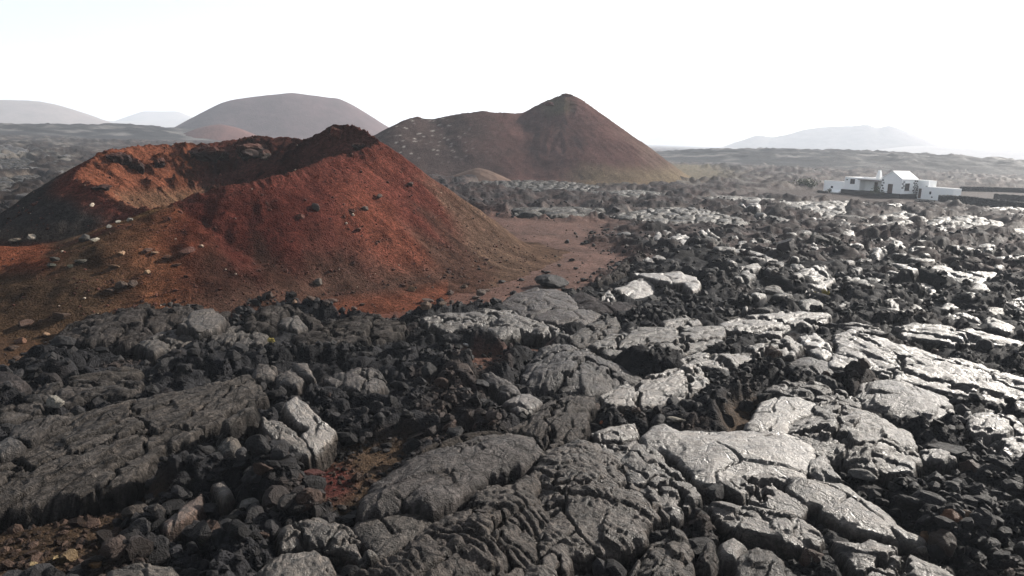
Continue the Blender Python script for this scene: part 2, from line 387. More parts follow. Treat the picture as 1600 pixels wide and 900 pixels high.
 ('F', '140 850 155 790 205 768 242 832 202 892', .75, .5, .45, (0, 0), 'b', (1.0, 1.0, 1.0), 'cracked cobble', 'dark cracked lava lump beside the smooth grey cobble'),
 ('F', '605 412 680 368 732 380 742 432 785 482 700 482', .95, .35, .35, (.05, 0), 'b', (1.5, 1.45, 1.4), 'foot block', 'cracked grey lava block at the foot of the blocky dome'),
 ('F', '1000 432 1060 390 1112 394 1102 432', 1.0, .2, .25, (0, 0), 'm', (1.6, 1.6, 1.55), 'flat cap stone', 'flat pale lava stone at the tip of the blocky dome'),
 ('F', '1138 342 1220 334 1292 370 1240 392 1150 382', .8, .25, .3, (.1, 0), 's', (1.4, 1.38, 1.35), 'fan plate', 'fan shaped pale plate lying in the rubble beyond the blocky dome'),
 ('C', '250 242 400 210 600 193 722 210 702 236 562 242 500 272 502 292 330 272 278 266', .95, .3, .3, (0, .01), 'p', (1.5, 1.42, 1.35), 'flat tan shelf', 'flat tan lava shelf with a straight dark front above a pit'),
 ('C', '-10 240 60 213 140 223 152 246 40 264 0 260', .85, .35, .3, (0, 0), 's', (1.3, 1.25, 1.2), 'tan finger', 'short tan lava finger beside the flat shelf'),
 ('C', '378 352 440 320 542 308 592 340 562 382 480 372 410 374', 1.3, .25, .35, (0, 0), 'b', (1.4, 1.32, 1.25), 'overhanging block', 'overhanging lava block with a light top and a black front'),
 ('C', '598 310 660 298 722 340 742 372 700 402 640 362', 1.0, .25, .3, (.05, 0), 'p', (1.9, 1.8, 1.7), 'white tile', 'small white lava tile next to the overhanging block'),
 ('C', '55 420 100 395 150 370 252 380 402 384 412 412 282 432 262 452 150 432', .9, .3, .3, (0, .02), 'p', (1.5, 1.4, 1.3), 'cut shelf', 'pale lava shelf broken in steps in front of the tan table'),
 ('C', '538 422 640 400 742 430 762 462 680 474 580 452', .7, .6, .5, (0, 0), 'm', (1.1, 1.15, 1.25), 'blue grey mound', 'blue grey smooth lava mound below the overhanging block'),
 ('C', '768 242 850 238 962 270 975 288 860 274', .9, .3, .3, (0, 0), 'p', (1.3, 1.28, 1.25), 'narrow slat', 'narrow grey lava sliver behind the long white sheet'),
 ('G', '408 690 480 658 600 598 642 640 652 740 572 792 470 742', .75, .3, .3, (-.10, .16), 'm', (2.0, 1.9, 1.75), 'white ramp', 'white tilted lava ramp near the edge of the soil'),
 ('G', '498 590 660 588 800 578 902 608 934 650 922 682 880 692 830 642 740 642 640 622', 1.45, .35, .4, (0, 0), 'm', (2.0, 1.9, 1.75), 'white brow', 'white lava brow over a large black shadowed hollow'),
 ('G', '318 732 360 693 402 740 382 758', .9, .25, .25, (0, -.1), 'p', (1.8, 1.7, 1.6), 'white chip', 'small white lava chip between the dark ramp and the white ramp'),
 ('G', '120 745 200 698 330 770 480 768 545 802 450 845 200 832', .6, .6, .8, (0, 0), 'm', (.9, .88, .95), 'dark ramp', 'dark smooth lava ramp beside the soil and the smooth apron'),
 ('G', '295 640 380 590 480 500 495 560 470 590 380 625', .9, .4, .3, (0, 0), 's', (.8, .75, .75), 'leaning slab', 'dark grooved slab leaning up from the soil at the flow edge'),
 ('G', '1050 462 1120 438 1240 443 1332 468 1432 520 1382 534 1250 492 1150 492', .8, .6, .5, (0, 0), 'm', (1.4, 1.35, 1.3), 'long snout', 'long smooth lava snout in the dark rubble farther out'),
 ('G', '578 502 680 478 742 510 702 534 600 524', .9, .4, .4, (0, 0), 's', (1.4, 1.3, 1.2), 'low cushion', 'low grey lava cushion behind the white brow'),
 ('G', '690 385 800 340 915 365 905 390 790 418 700 405', .8, .3, .3, (0, .02), 'p', (1.7, 1.6, 1.5), 'far pale patch', 'pale cracked crust patch in the dark flow beyond the white brow'),
 ('G', '930 318 985 315 1055 365 1040 375 970 380', .9, .4, .3, (0, 0), 'b', (1.6, 1.5, 1.4), 'pale hump', 'pale lava hump on the far side of the dark flow'),
 ('P', '1383 410 1420 414 1450 420 1475 409 1492 424 1550 425 1600 434 1650 440 1650 458 1600 448 1545 443 1520 451 1500 441 1450 427', 1.0, .35, .35, (0, .02), 'p', (1.7, 1.6, 1.5), 'streak crust', 'long bright crust streak running to the picture edge in the far rubble'),
 ('K', '1000 585 1040 600 1045 630 1010 640 1000 610 920 590 940 575', .9, .4, .35, (0, 0), 'm', (1.8, 1.7, 1.6), 'curved shell', 'curved pale lava shell under the long bright crust streak'),
 ('K', '1095 790 1130 755 1220 765 1330 800 1320 830 1200 800', .9, .35, .35, (0, 0), 'b', (1.5, 1.45, 1.4), 'low bank', 'low pale lava bank behind the upper white sheet'),
 ('K', '1480 690 1600 655 1680 665 1680 745 1560 735', .8, .5, .4, (0, 0), 's', (1.7, 1.65, 1.55), 'edge bank', 'pale striated lava bank at the picture edge behind the upper white sheet'),
 ('K', '1480 420 1600 395 1680 400 1680 440 1560 440', .9, .4, .4, (0, 0), 's', (1.6, 1.6, 1.5), 'far fan', 'far pale ribbed crust at the picture edge above the long bright crust streak'),
 ('K', '650 388 665 355 735 340 735 370 700 385 690 440 640 400', .9, .6, .4, (0, 0), 's', (1.2, 1.2, 1.2), 'arched shell', 'arched dark lava shell alone in the middle of the far rubble'),
 ('K', '200 685 260 668 330 685 350 715 300 725 240 745 200 720', .8, .45, .45, (0, 0), 'm', (1.2, 1.15, 1.05), 'lichen mound', 'rounded brown lava mound with yellow lichen in the far rubble'),
 ('D', '480 890 560 862 640 848 760 868 792 902 800 1000 440 1000', .8, .35, .35, (0, .02), 's', (1.3, 1.25, 1.15), 'bottom tongue', 'grey streaked lava tongue at the lower picture edge by the cinder patch'),
 ('P', '438 829 469 812 504 808 535 822 577 850 588 876 566 882 535 863 500 854 470 847 440 852', .85, .45, .4, (0, .02), 'b', (1.4, 1.32, 1.22), 'speckled slab', 'speckled grey lava slab beside the wedge slab'),
 ('D', '1150 895 1250 830 1400 788 1482 840 1495 892 1420 930 1400 1000 1100 1000', .8, .5, .4, (0, .02), 'w', (1.35, 1.28, 1.18), 'crinkled slab', 'crinkled grey lava slab in front of the speckled slab'),
 ('D', '728 662 820 592 900 538 908 590 800 662 742 684', .7, .25, .2, (.12, -.1), 'p', (1.4, 1.0, .82), 'rusty plate', 'rusty brown lava plate tilted among the loose stones'),
 ('D', '938 502 1000 488 1042 540 1000 564', .75, .3, .3, (.05, -.1), 'm', (1.6, 1.5, 1.35), 'little pale plate', 'little pale plate among loose stones behind the rusty plate'),
 ('E', '1220 255 1290 245 1400 232 1418 262 1340 285 1240 285', 1.1, .25, .3, (0, 0), 'b', (1.7, 1.55, 1.4), 'tan ledge', 'small tan lava ledge beside the furrowed ridge'),
 ('B', '710 480 760 470 880 530 890 560 830 570 760 520', .8, .35, .3, (.1, 0), 's', (1.1, 1.08, 1.1), 'dark shard', 'dark grooved shard lying against the split dome'),
 ('B', '820 600 860 570 940 565 990 600 940 640 880 640', .75, .35, .35, (0, 0), 'm', (1.4, 1.3, 1.25), 'grey pillow', 'small grey lava pillow between the split dome and the furrowed ridge'),
]
SOIL = [
 '-140 398 0 384 130 372 300 335 700 330 832 344 946 347 902 378 966 405 932 430 884 455 800 463 770 480 700 485 640 498 540 499 478 484 430 470 345 456 270 452 185 466 110 515 60 560 0 585 -140 610',
 '-140 828 60 802 150 790 172 770 232 790 200 830 150 870 100 915 -140 950',
 '470 735 560 700 640 700 620 725 580 770 540 800 500 792 478 762',
 '1148 662 1182 640 1180 682 1160 692',
 '785 535 800 524 862 532 836 550 800 552',
 '738 560 770 556 780 580 750 590',
]
PALE = [   # flat crust grown over with pale lichen, far out
 '728 284 760 281 880 281 960 294 900 300 760 296', '800 325 900 324 946 327 946 334 860 336 802 332',
 '950 336 1020 324 1087 324 1125 332 1174 345 1150 351 1075 346 1025 348 975 341', '1085 309 1125 305 1212 311 1250 316 1200 319 1112 316',
 '1215 323 1260 319 1320 319 1322 330 1295 341 1267 336 1240 330', '1442 341 1525 336 1575 349 1550 357 1512 358 1450 351',
 '1345 341 1412 329 1447 340 1412 343', '1525 328 1575 321 1610 327 1610 334 1537 331', '1200 316 1330 314 1360 318 1300 321 1210 320',
 '-60 250 40 246 60 254 30 262 -60 262', '-60 283 60 272 70 280 20 296 -60 300', '120 262 160 256 150 266 110 274',
 '1180 330 1205 338 1240 345 1210 346 1180 338', '1330 352 1420 345 1440 352 1400 358', '1560 360 1640 352 1640 362 1580 366', '880 300 1000 297 1060 304 980 308']
YARD = '1120 307 1215 298 1290 297 1500 290 1680 300 1680 336 1600 330 1500 326 1400 317 1320 319 1220 311'
CX0, CY0 = -23.5, 61.0
GRASSY = '840 279 930 270 1000 262 1090 258 1125 270 1100 282 1000 286 930 287'

PALE_LAB = ['thin pale crust strip nearest the foot of the dark volcanic cone', 'small pale crust strip just beyond the pinkish soil', 'longest pale crust field behind the pinkish soil, with dark rocks on it',
 'pale crust bank between the volcanic cone and the bush beside the yard', 'bright pale crust field in front of the white ramp of the house', 'long bright crust field in front of the dry stone wall',
 'pale crust strip below the gable front of the house', 'pale crust mound close under the black dry stone wall', 'pale crust edge along the near side of the dark yard',
 'pale crust beyond the crater cone on the picture border, upper of two', 'pale crust beyond the crater cone on the picture border, lower of two', 'small pale crust piece touching the outer flank of the crater cone',
 'pale crust wedge between the longest crust field and the bright crust field', 'narrow pale crust below the long bright crust field', 'pale crust strip at the picture edge under the dry stone walls', 'dim crust strip in the dark lava under the grassy cone foot']
SLAB = []
for s, lab in zip(PALE, PALE_LAB):
    SL.append(('P', s, .85, .9, 1.6, (0, 0), 'p', (1.45, 1.42, 1.28), None, lab))
for r, s, z0, dome, er, tl, st, tn, nick, lab in SL:
    px = pts(r, s); z0 = .28 + (z0 - .35) * .68
    a = unproject(px, z0)
    c = a[:, :2].mean(0)
    if tl != (0, 0): a = unproject(px, z0, tl, c)
    SLAB.append(dict(p=a[:, :2], c=c, z0=z0, dome=dome, er=er, tl=tl, st=st, tn=tn, nick=nick, lab=lab, d=float(np.hypot(*c))))
NAMED = [s for s in SLAB if s['nick']]
ORD = ['Biggest', 'Second biggest', 'Third biggest', 'Fourth biggest', 'Fifth biggest', 'Sixth biggest', 'Seventh biggest', 'Eighth biggest', 'Ninth biggest', 'Tenth biggest', 'Eleventh biggest', 'Twelfth biggest']

def near_name(x, y):
    """nearest named slab and how the point lies to it"""
    D = math.hypot(x, y)
    close = sorted(NAMED, key=lambda s: math.hypot(s['c'][0] - x, s['c'][1] - y))[:7]
    best = min(close, key=lambda s: -sdist(np.array([x]), np.array([y]), s['p'])[0])
    fx, fy = x - best['c'][0], y - best['c'][1]
    fwd = (fx * x + fy * y) / D; side = (fx * y - fy * x) / D
    rel = ('behind' if fwd > 0 else 'in front of') if abs(fwd) > .6 * abs(side) else 'beside'
    return best['nick'], rel

# small flat crust pieces broken loose in the far rubble
_r = np.random.default_rng(77)
_soil = [unproject(pts('P', s), 0.1)[:, :2] for s in SOIL]
small = []
for _ in range(1600):
    if len(small) >= 190: break
    qx, qy = (_r.uniform(960, 1610), 322 + 190 * _r.uniform(0, 1) ** 1.25) if _r.uniform() < .86 else (_r.uniform(-10, 110), _r.uniform(240, 310))
    q = unproject([(qx, qy)], .8)[0]
    D = math.hypot(q[0], q[1])
    w_ = float(np.exp(_r.normal(math.log(.013 * D), .45))); h_ = w_ * _r.uniform(1.1, 2.8) * (D / 60) ** .6
    th_ = np.sort(_r.uniform(0, 6.283, 9)); rr_ = _r.uniform(.65, 1.1, 9)
    f_ = q[:2] / D; g_ = np.array([f_[1], -f_[0]])
    pl = q[:2] + np.outer(np.cos(th_) * rr_ * w_, g_) + np.outer(np.sin(th_) * rr_ * h_, f_)
    X, Y = pl[:, 0], pl[:, 1]
    far_ = lambda p: X.min() > p[:, 0].max() or X.max() < p[:, 0].min() or Y.min() > p[:, 1].max() or Y.max() < p[:, 1].min()
    gap = max([-9.0] + [float(sdist(X, Y, p).max()) for p in [s['p'] for s in SLAB] + _soil + [s['p'] for s in small] if not far_(p)])
    yx, yy = to_pixel(np.array([q[0], q[1], 0.0]))
    if gap > -.25 or math.hypot(q[0] - CX0, q[1] - CY0) < 40: continue
    if float(sdist(X, Y, unproject(pts('P', YARD), 0)[:, :2]).max()) > -1: continue
    small.append(dict(p=pl, c=q[:2].copy(), z0=float(_r.uniform(-.02, .12)), flush=True, dome=.3, er=.35, tl=(float(_r.normal(0, .06)), float(_r.normal(.02, .06))),
                      st=str(_r.choice(list('ppbsm'))), tn=(lambda v: (v, v * .97, v * .91))(float(_r.uniform(.95, 1.6))), nick='', d=D, size=w_ * h_ / D))
LATE = []
_seen = {}
for s in sorted(small, key=lambda s: -s['size']):
    nn = near_name(*s['c']); k = _seen.get(nn, 0); _seen[nn] = k + 1
    if k >= len(ORD): continue
    s['lab'] = f"{ORD[k]} of the small crust pieces {nn[1]} the {nn[0]}"
    LATE.append(s)
SOILW = [unproject(pts('P', s), 0.1)[:, :2] for s in SOIL]
PALEW = [unproject(pts('P', s), .6)[:, :2] for s in PALE]
YARDW = unproject(pts('P', YARD), 0)[:, :2]
GRASSW = unproject(pts('P', GRASSY), .2)[:, :2]

def near_poly(x, y, p, m):
    return (x > p[:, 0].min() - m) & (x < p[:, 0].max() + m) & (y > p[:, 1].min() - m) & (y < p[:, 1].max() + m)

def max_sd(x, y, polys, m=3.0):
    r = np.full(x.shape, -m)
    for p in polys:
        k = near_poly(x, y, p, m)
        if k.any(): r[k] = np.maximum(r[k], sdist(x[k], y[k], p))
    return r

def ground(x, y):
    """height and colour of the sheet: lava flow, soil, yard"""
    D = np.hypot(x, y)
    wob = .9 * fbm(x / 2.6, y / 2.6, 4, 5) * np.clip(D / 40, .35, 2.5)
    soil = max_sd(x, y, SOILW, 4.0) + wob
    lava = sstep(-.1, 1.0, -soil / (1 + 5 * sstep(48, 80, D)))
    under = max_sd(x, y, [s['p'] for s in SLAB if not s.get('flush')], 2.0)
    pale = max_sd(x, y, PALEW, 8.0) + wob * 2.0
    yard = sstep(-3, 1, max_sd(x, y, [YARDW], 6.0))
    f0 = 1 - sstep(24, 46, D); f1 = 1 - sstep(38, 75, D); f3 = sstep(40, 75, D); f4 = sstep(110, 260, D)
    # crust plates at three sizes, warped
    wx = x + .5 * fbm(x / 1.7, y / 1.7, 3, 21); wy = y + .5 * fbm(x / 1.7, y / 1.7, 3, 22)
    _, e1, a1, b1, c1, ox1, oy1 = voronoi(wx / 1.15, wy / 1.15, 31)
    _, e2, a2, b2, c2, ox2, oy2 = voronoi(wx / 3.6, wy / 3.6, 41)
    wx3 = x + 3 * fbm(x / 9, y / 9, 3, 23); wy3 = y + 3 * fbm(x / 9, y / 9, 3, 24)
    _, e3, a3, b3, c3, ox3, oy3 = voronoi(wx3 / 9.5, wy3 / 9.5, 51)
    big = .42 * fbm(x / 13, y / 13, 3, 1) + f3 * .5 * fbm(x / 24, y / 24, 3, 2) + f4 * 1.8 * fbm(x / 95, y / 95, 3, 3)
    p1 = (.30 * (a1 - .4) + .5 * ((b1 - .5) * ox1 + (c1 - .5) * oy1) - .28 * np.exp(-(e1 / .07) ** 2)) * f1
    p2 = .55 * (a2 - .4) + 1.3 * ((b2 - .5) * ox2 + (c2 - .5) * oy2) - .35 * np.exp(-(e2 / .05) ** 2)
    p2 = p2 * (1 - .6 * sstep(100, 170, D))
    p3 = f3 * (.8 * (a3 - .4) + 1.3 * ((b3 - .5) * ox3 + (c3 - .5) * oy3) - .5 * np.exp(-(e3 / .05) ** 2))
    rub = (.22 * ridged(x / .9, y / .9, 4, 61) * f0 + .16 * ridged(x / 2.1, y / 2.1, 2, 64) * (1 - sstep(60, 110, D)) + f3 * .75 * (1 - sstep(120, 200, D)) * ridged(x / 4.0, y / 4.6, 3, 62) + sstep(80, 130, D) * (.9 - .5 * sstep(150, 200, D)) * (1 - sstep(300, 500, D)) * ridged(x / 9, y / 11, 2, 65)
           + f4 * 1.3 * (1 - sstep(350, 800, D)) * ridged(x / 18, y / 22, 2, 63))
    flat = sstep(-1.0, 2.0, pale)
    zl = .55 + big + (p1 + rub * .9) * (1 - .85 * flat) + (p2 + p3) * (1 - .8 * flat) + .55 * flat
    zl -= .35 * flat; zl += .06 * flat * ridged(x / 2.6, y / 2.6, 2, 66)
    tr = sstep(-.9, .15, under)
    zl = zl * (1 - tr) + np.minimum(zl, .12 + .24 * sstep(28, 38, D)) * tr
    zs = .06 * fbm(x / 3, y / 3, 4, 71) + .035 * ridged(x / .5, y / .5, 2, 72) + .12 * fbm(x / 9, y / 9, 2, 73)
    zs = zs - .4 * tr
    z = zs * (1 - lava) + np.maximum(zl, zs) * lava
    z = z * (1 - yard) + yard * (.05 + .03 * noise(x / 2, y / 2, 9))
    # far plain settles
    far = sstep(500, 2500, D)
    z = z * (1 - .7 * far)
    # colours
    n = fbm(x / 5, y / 5, 4, 81)[..., None]; n2 = fbm(x / .8, y / .8, 3, 82)[..., None]
    col_l = np.array([.0125, .0124, .0135]) * (1 + .5 * n + .35 * n2)
    rusty = (sstep(.25, .6, fbm(x / 4.5, y / 4.5, 3, 83)) * sstep(75, 35, D))[..., None] * .55
    col_l = col_l * (1 - rusty) + rusty * np.array([.027, .0205, .018])
    lich = (sstep(.2, .6, fbm(x / 6, y / 6, 4, 84)) * sstep(50, 110, D) * .08 + sstep(.05, .5, fbm(x / 12, y / 16, 4, 85)) * sstep(150, 220, D) * .6)[..., None]
    lich = np.maximum(lich, flat[..., None] * .85)
    col_l = col_l * (1 - lich) + lich * np.array([.135, .127, .115]) * (1 + .35 * n2)
    px, py = to_pixel(np.stack([x, y, np.zeros_like(x)], -1))
    tR = sstep(560, 860, px)[..., None]; tL = sstep(330, 90, px)[..., None]
    col_s = np.array([.062, .025, .0170])
    col_s = col_s * (1 - tL) + tL * np.array([.040, .022, .012])
    col_s = col_s * (1 - tR) + tR * np.array([.070, .041, .033])
    lowp = sstep(550, 620, py)[..., None]
    col_s = col_s * (1 - lowp) + lowp * np.array([.030, .020, .013])
    rd = (sstep(60, 20, np.hypot(px - 512, (py - 752) * 1.3)))[..., None]
    col_s = col_s * (1 - rd) + rd * np.array([.036, .011, .009])
    col_s = col_s * (1 + .45 * n + .3 * n2)
    col = col_s * (1 - lava[..., None]) + col_l * lava[..., None]
    yd = yard[..., None]
    col = col * (1 - yd) + yd * np.array([.042, .033, .030]) * (1 + .2 * n)
    gr = (sstep(-14, 6, max_sd(x, y, [GRASSW], 20.0) + wob * 4))[..., None]
    col = col * (1 - gr) + gr * np.array([.075, .060, .036]) * (1 + .4 * n2)
    z = z * (1 - .7 * gr[..., 0])
    return z, np.clip(col, .004, .9), lava, under, flat

_c = np.array([s['c'] for s in LATE])
_g = ground(_c[:, 0], _c[:, 1])[0]
for s, g in zip(LATE, _g):
    s['z0'] += float(g)
    SLAB.append(s)

# ------------------------------------------------------------------ the small crater cone: a ring ridge
CX, CY = -23.5, 61.0
RIM = [(545, 197, 67), (575, 206, 66), (592, 218, 64.5), (575, 229, 63), (540, 238, 61.5), (507, 246, 60), (462, 265, 57.5), (412, 276, 56), (350, 288, 55), (300, 302, 55), (257, 321, 54.5),
       (210, 321, 57), (172, 305, 59), (148, 285, 61), (118, 276, 65), (138, 250, 68.5), (160, 234, 70.5), (195, 229, 72.5), (235, 224, 74.5), (330, 222, 76), (380, 214, 76.5), (412, 211, 76), (470, 215, 74.5), (508, 213, 71.5), (520, 199, 69)]
rim3 = np.array([at_dist(*r) for r in RIM])
_th = np.arctan2(rim3[:, 1] - CY, rim3[:, 0] - CX)
_o = np.argsort(_th)
TH = np.r_[_th[_o] - 2 * math.pi, _th[_o], _th[_o] + 2 * math.pi]
RR = np.tile(np.hypot(rim3[_o, 0] - CX, rim3[_o, 1] - CY), 3)
RH = np.tile(rim3[_o, 2], 3)
SPUR = [tuple(at_dist(*q)) for q in ((262, 328, 54.0), (200, 357, 54.0), (136, 380, 54.5), (60, 384, 55.5), (-40, 384, 57), (-160, 382, 60))]
_ss = np.linspace(0, len(SPUR) - 1, 48)
SPURD = np.stack([np.interp(_ss, np.arange(len(SPUR)), np.array(SPUR)[:, i]) for i in range(3)], 1)

def cone(x, y):
    dx, dy = x - CX, y - CY
    th = np.arctan2(dy, dx); r = np.hypot(dx, dy)
    R = np.interp(th, TH, RR); H = np.interp(th, TH, RH)
    # outer slope by direction: gentler at the front left
    so = .66 + .03 * np.cos(th + .6)
    wr = r + .35 * fbm(x / 3.2, y / 3.2, 3, 101)
    out = H - so * (wr - R)
    out = np.where(out < 1.6, 1.6 - 1.6 * (1 - np.exp((np.minimum(out, 1.6) - 1.6) / 1.6)) * 1.12, out)      # concave foot
    inn = np.maximum(H - .62 * (R - wr), 3.9 + .35 * fbm(x / 3, y / 3, 3, 102))
    z = np.where(r > R, out, inn)
    crest = np.exp(-((r - R) / 1.1) ** 2)
    z = z - .22 * crest
    sp = np.full(x.shape, -9.0); d = np.full(x.shape, 99.0)
    for q in SPURD:
        dq = np.hypot(x - q[0], y - q[1]); d = np.minimum(d, dq)
        sp = np.maximum(sp, q[2] - .40 * (np.sqrt(dq * dq + 1.0) - 1))
    sp = sp + .25 * fbm(x / 2.8, y / 2.8, 3, 120) * sstep(.2, 1, sp)
    sp = np.where(sp < .7, .7 - .7 * (1 - np.exp((np.minimum(sp, .7) - .7) / .7)) * 1.3, sp)
    z = np.maximum(z, sp)
    # relief: rills down the slope, lumps, crags under the far rim and on the peak
    u = th * R
    rill = fbm(u / .55, wr / 5.5, 3, 103)
    lump = ridged(x / 1.5, y / 1.5, 4, 104)
    px, py = to_pixel(np.stack([x, y, z], -1))
    face = sstep(0, 2.2, r - R)
    up_ = sstep(.25, .7, z / np.maximum(H, 1))
    clump = sstep(-.15, .4, fbm(x / 4.2, y / 4.2, 2, 105))
    z = z + face * (.05 * rill + .12 * lump * clump * up_ + .34 * ridged(x / 2.1, y / 2.1, 4, 123) * sstep(-.1, .35, fbm(x / 3.4 + 2, y / 3.4, 2, 124)) * sstep(520, 400, px) * sstep(255, 300, px) * sstep(1.2, 2.2, z) * sstep(7.6, 6.4, z))
    inner = sstep(-.3, 1.2, R - r) * sstep(4.2, 5.8, z)
    far_wall = sstep(-.3, .4, np.sin(th - .2))
    craggy = far_wall * sstep(-.05, .3, fbm(u / 2.4 + 3, r / 2.2, 3, 106))
    z = z + inner * (.10 * rill + craggy * (.75 * ridged(x / 1.5, y / 1.5, 4, 107)))
    peak = np.exp(-(((x - rim3[0, 0]) / 2.2) ** 2 + ((y - rim3[0, 1]) / 3) ** 2))
    z = z + crest * .22 * ridged(x / .8, y / .8, 3, 108) + peak * .35 * ridged(x / 1.1, y / 1.1, 3, 109)
    # colours
    wpx = 28 * fbm(x / 2.2, y / 2.2, 3, 121)
    n = fbm(x / 2.5, y / 2.5, 4, 110)[..., None]; n2 = fbm(x / .5, y / .5, 3, 111)[..., None]
    hrel = np.clip(z / np.maximum(H, 1), 0, 1)[..., None]
    stre = fbm(u / 1.7, wr / 14, 3, 112)[..., None]
    red = np.array([.054, .0175, .0133]); dark = np.array([.036, .020, .015]); oran = np.array([.082, .028, .0180]); gray = np.array([.056, .037, .027])
    k = sstep(.18, .62, hrel[..., 0] + .28 * stre[..., 0] + .1 * n[..., 0])[..., None]
    col = dark * (1 - k) + red * k
    os_ = (sstep(70, 15, np.abs(px - (560 + (py - 300) * .62)) + 25 * n[..., 0]) * sstep(250, 340, py) * sstep(440, 400, py))[..., None] * .8
    col = col * (1 - os_) + os_ * oran
    top_or = (sstep(60, 0, np.abs(px - 590)) * sstep(330, 230, py) * face)[..., None] * .5
    col = col * (1 - top_or) + top_or * oran
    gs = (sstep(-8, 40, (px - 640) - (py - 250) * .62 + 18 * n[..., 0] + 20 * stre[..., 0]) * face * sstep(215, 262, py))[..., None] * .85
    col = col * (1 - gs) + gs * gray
    inw = sstep(-.5, .4, R - r)[..., None]
    dr = (sstep(290, 330, px + .3 * wpx))[..., None]  # crater's shadowed half, painted in as a darker maroon
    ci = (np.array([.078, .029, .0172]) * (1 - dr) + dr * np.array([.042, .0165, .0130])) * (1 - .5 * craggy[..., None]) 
    flo = sstep(5.6, 4.6, z)[..., None] * .6
    ci = ci * (1 - flo) + flo * np.array([.065, .044, .028])
    col = col * (1 - inw) + ci * inw
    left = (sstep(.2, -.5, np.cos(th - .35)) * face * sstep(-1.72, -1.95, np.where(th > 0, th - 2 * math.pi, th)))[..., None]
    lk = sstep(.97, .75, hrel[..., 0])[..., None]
    left_col = np.array([.085, .026, .016]) * (1 - lk) + lk * np.array([.022, .020, .019])  # below the red top, dark rock with the flank's shade painted in
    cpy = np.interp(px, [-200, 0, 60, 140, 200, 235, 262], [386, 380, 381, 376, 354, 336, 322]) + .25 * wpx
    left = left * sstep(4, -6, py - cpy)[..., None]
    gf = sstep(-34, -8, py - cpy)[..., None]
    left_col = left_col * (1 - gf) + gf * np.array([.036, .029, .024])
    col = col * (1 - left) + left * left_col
    yel = (sstep(1.6, .2, np.abs(d)) * sstep(60, 180, px) * sstep(300, 230, px) * (z <= sp + .3))[..., None]
    col = col * (1 - yel) + yel * np.array([.072, .041, .020])
    spc = (sstep(-.25, .15, sp - out) * sstep(360, 220, px + wpx) * np.where(px < 262, sstep(-8, 4, py - cpy), 1))[..., None] * (1 - yel)
    soilL = np.array([.034, .0215, .0135]) * (1 - sstep(120, 320, px + wpx)[..., None]) + np.array([.074, .028, .014]) * sstep(120, 320, px + wpx)[..., None]
    rb = (sstep(45, 15, np.abs(py - 395)) * sstep(110, 50, px + wpx))[..., None]
    soilL = soilL * (1 - rb) + rb * np.array([.072, .025, .014])
    col = col * (1 - spc) + spc * soilL
    ft = sstep(.55, .1, z)[..., None] * (px < 700)[..., None] * (px > 300)[..., None]
    col = col * (1 - ft) + ft * np.array([.060, .023, .0145])
    slope_shade = (sstep(560, 430, px + 1.5 * wpx) * sstep(250, 300, px) * face * sstep(.9, 1.6, z))[..., None] * .45     # shading of slope and lumps painted in as darker maroon
    col = col * (1 - slope_shade * np.array([.85, 1, 1]))
    rs = (sstep(520, 640, px + wpx) * face)[..., None] * .42 * fbm(u / .42, wr / 8, 3, 125)[..., None]      # streaks of rolled cinder
    col = col * (1 + .38 * n + .30 * n2 + rs)
    return z, np.clip(col, .006, .9)

def land(x, y):
    x = np.asarray(x, float); y = np.asarray(y, float)
    z = ground(x, y)[0]
    k = np.hypot(x - CX, y - CY) < 48
    if k.any():
        z = z.copy(); z[k] = np.maximum(z[k], cone(x[k], y[k])[0])
    return z

def hits(pp):
    """where the sight lines through photo pixels first meet the land"""
    pp = np.asarray(pp, float)
    d = ray(pp[:, 0], pp[:, 1])
    d = d / np.hypot(d[:, 0], d[:, 1])[:, None]
    t = np.concatenate([np.arange(14, 60, .15), np.arange(60, 120, .35), np.arange(120, 420, 3)])
    P = EYE + d[:, None, :] * t[None, :, None]
    z = land(P[..., 0].ravel(), P[..., 1].ravel()).reshape(P.shape[:2])
    below = P[..., 2] <= z
    i = np.where(below.any(1), below.argmax(1), len(t) - 1)
    q = P[np.arange(len(pp)), i]
    q[:, 2] = z[np.arange(len(pp)), i]
    return q
# ------------------------------------------------------------------ the ground sheet
def build_ground():
    az = np.r_[np.arange(-80, -42, 2.5), np.arange(-41.5, 42.5, .116), np.arange(44, 80, 2.5)]
    dep = np.r_[np.array([62, 52, 46, 42, 40]), np.arange(39, 11, -.086), np.arange(11, .35, -.039), np.arange(.35, .055, -.03)]
    az = np.radians(az); rr = CAM_H / np.tan(np.radians(dep))
    A, R = np.meshgrid(az, rr)
    x = R * np.sin(A); y = R * np.cos(A)
    z, col, lava, under, flat = ground(x.ravel(), y.ravel())
    V = np.c_[x.ravel(), y.ravel(), z]
    # the sheet dips under the crater cone
    q = np.hypot(V[:, 0] - CX, V[:, 1] - CY) < 40
    cz = np.full(len(V), -9.0); cz[q] = cone(V[q, 0], V[q, 1])[0]
    V[:, 2] = np.where(cz > .5, np.minimum(V[:, 2], cz - .5), V[:, 2])
    Q = grid_faces(len(rr), len(az))
    me = mesh_np('lava_field', V, Q[:, ::-1], col)
    link('lava_field', me, M_GROUND, kind='structure')

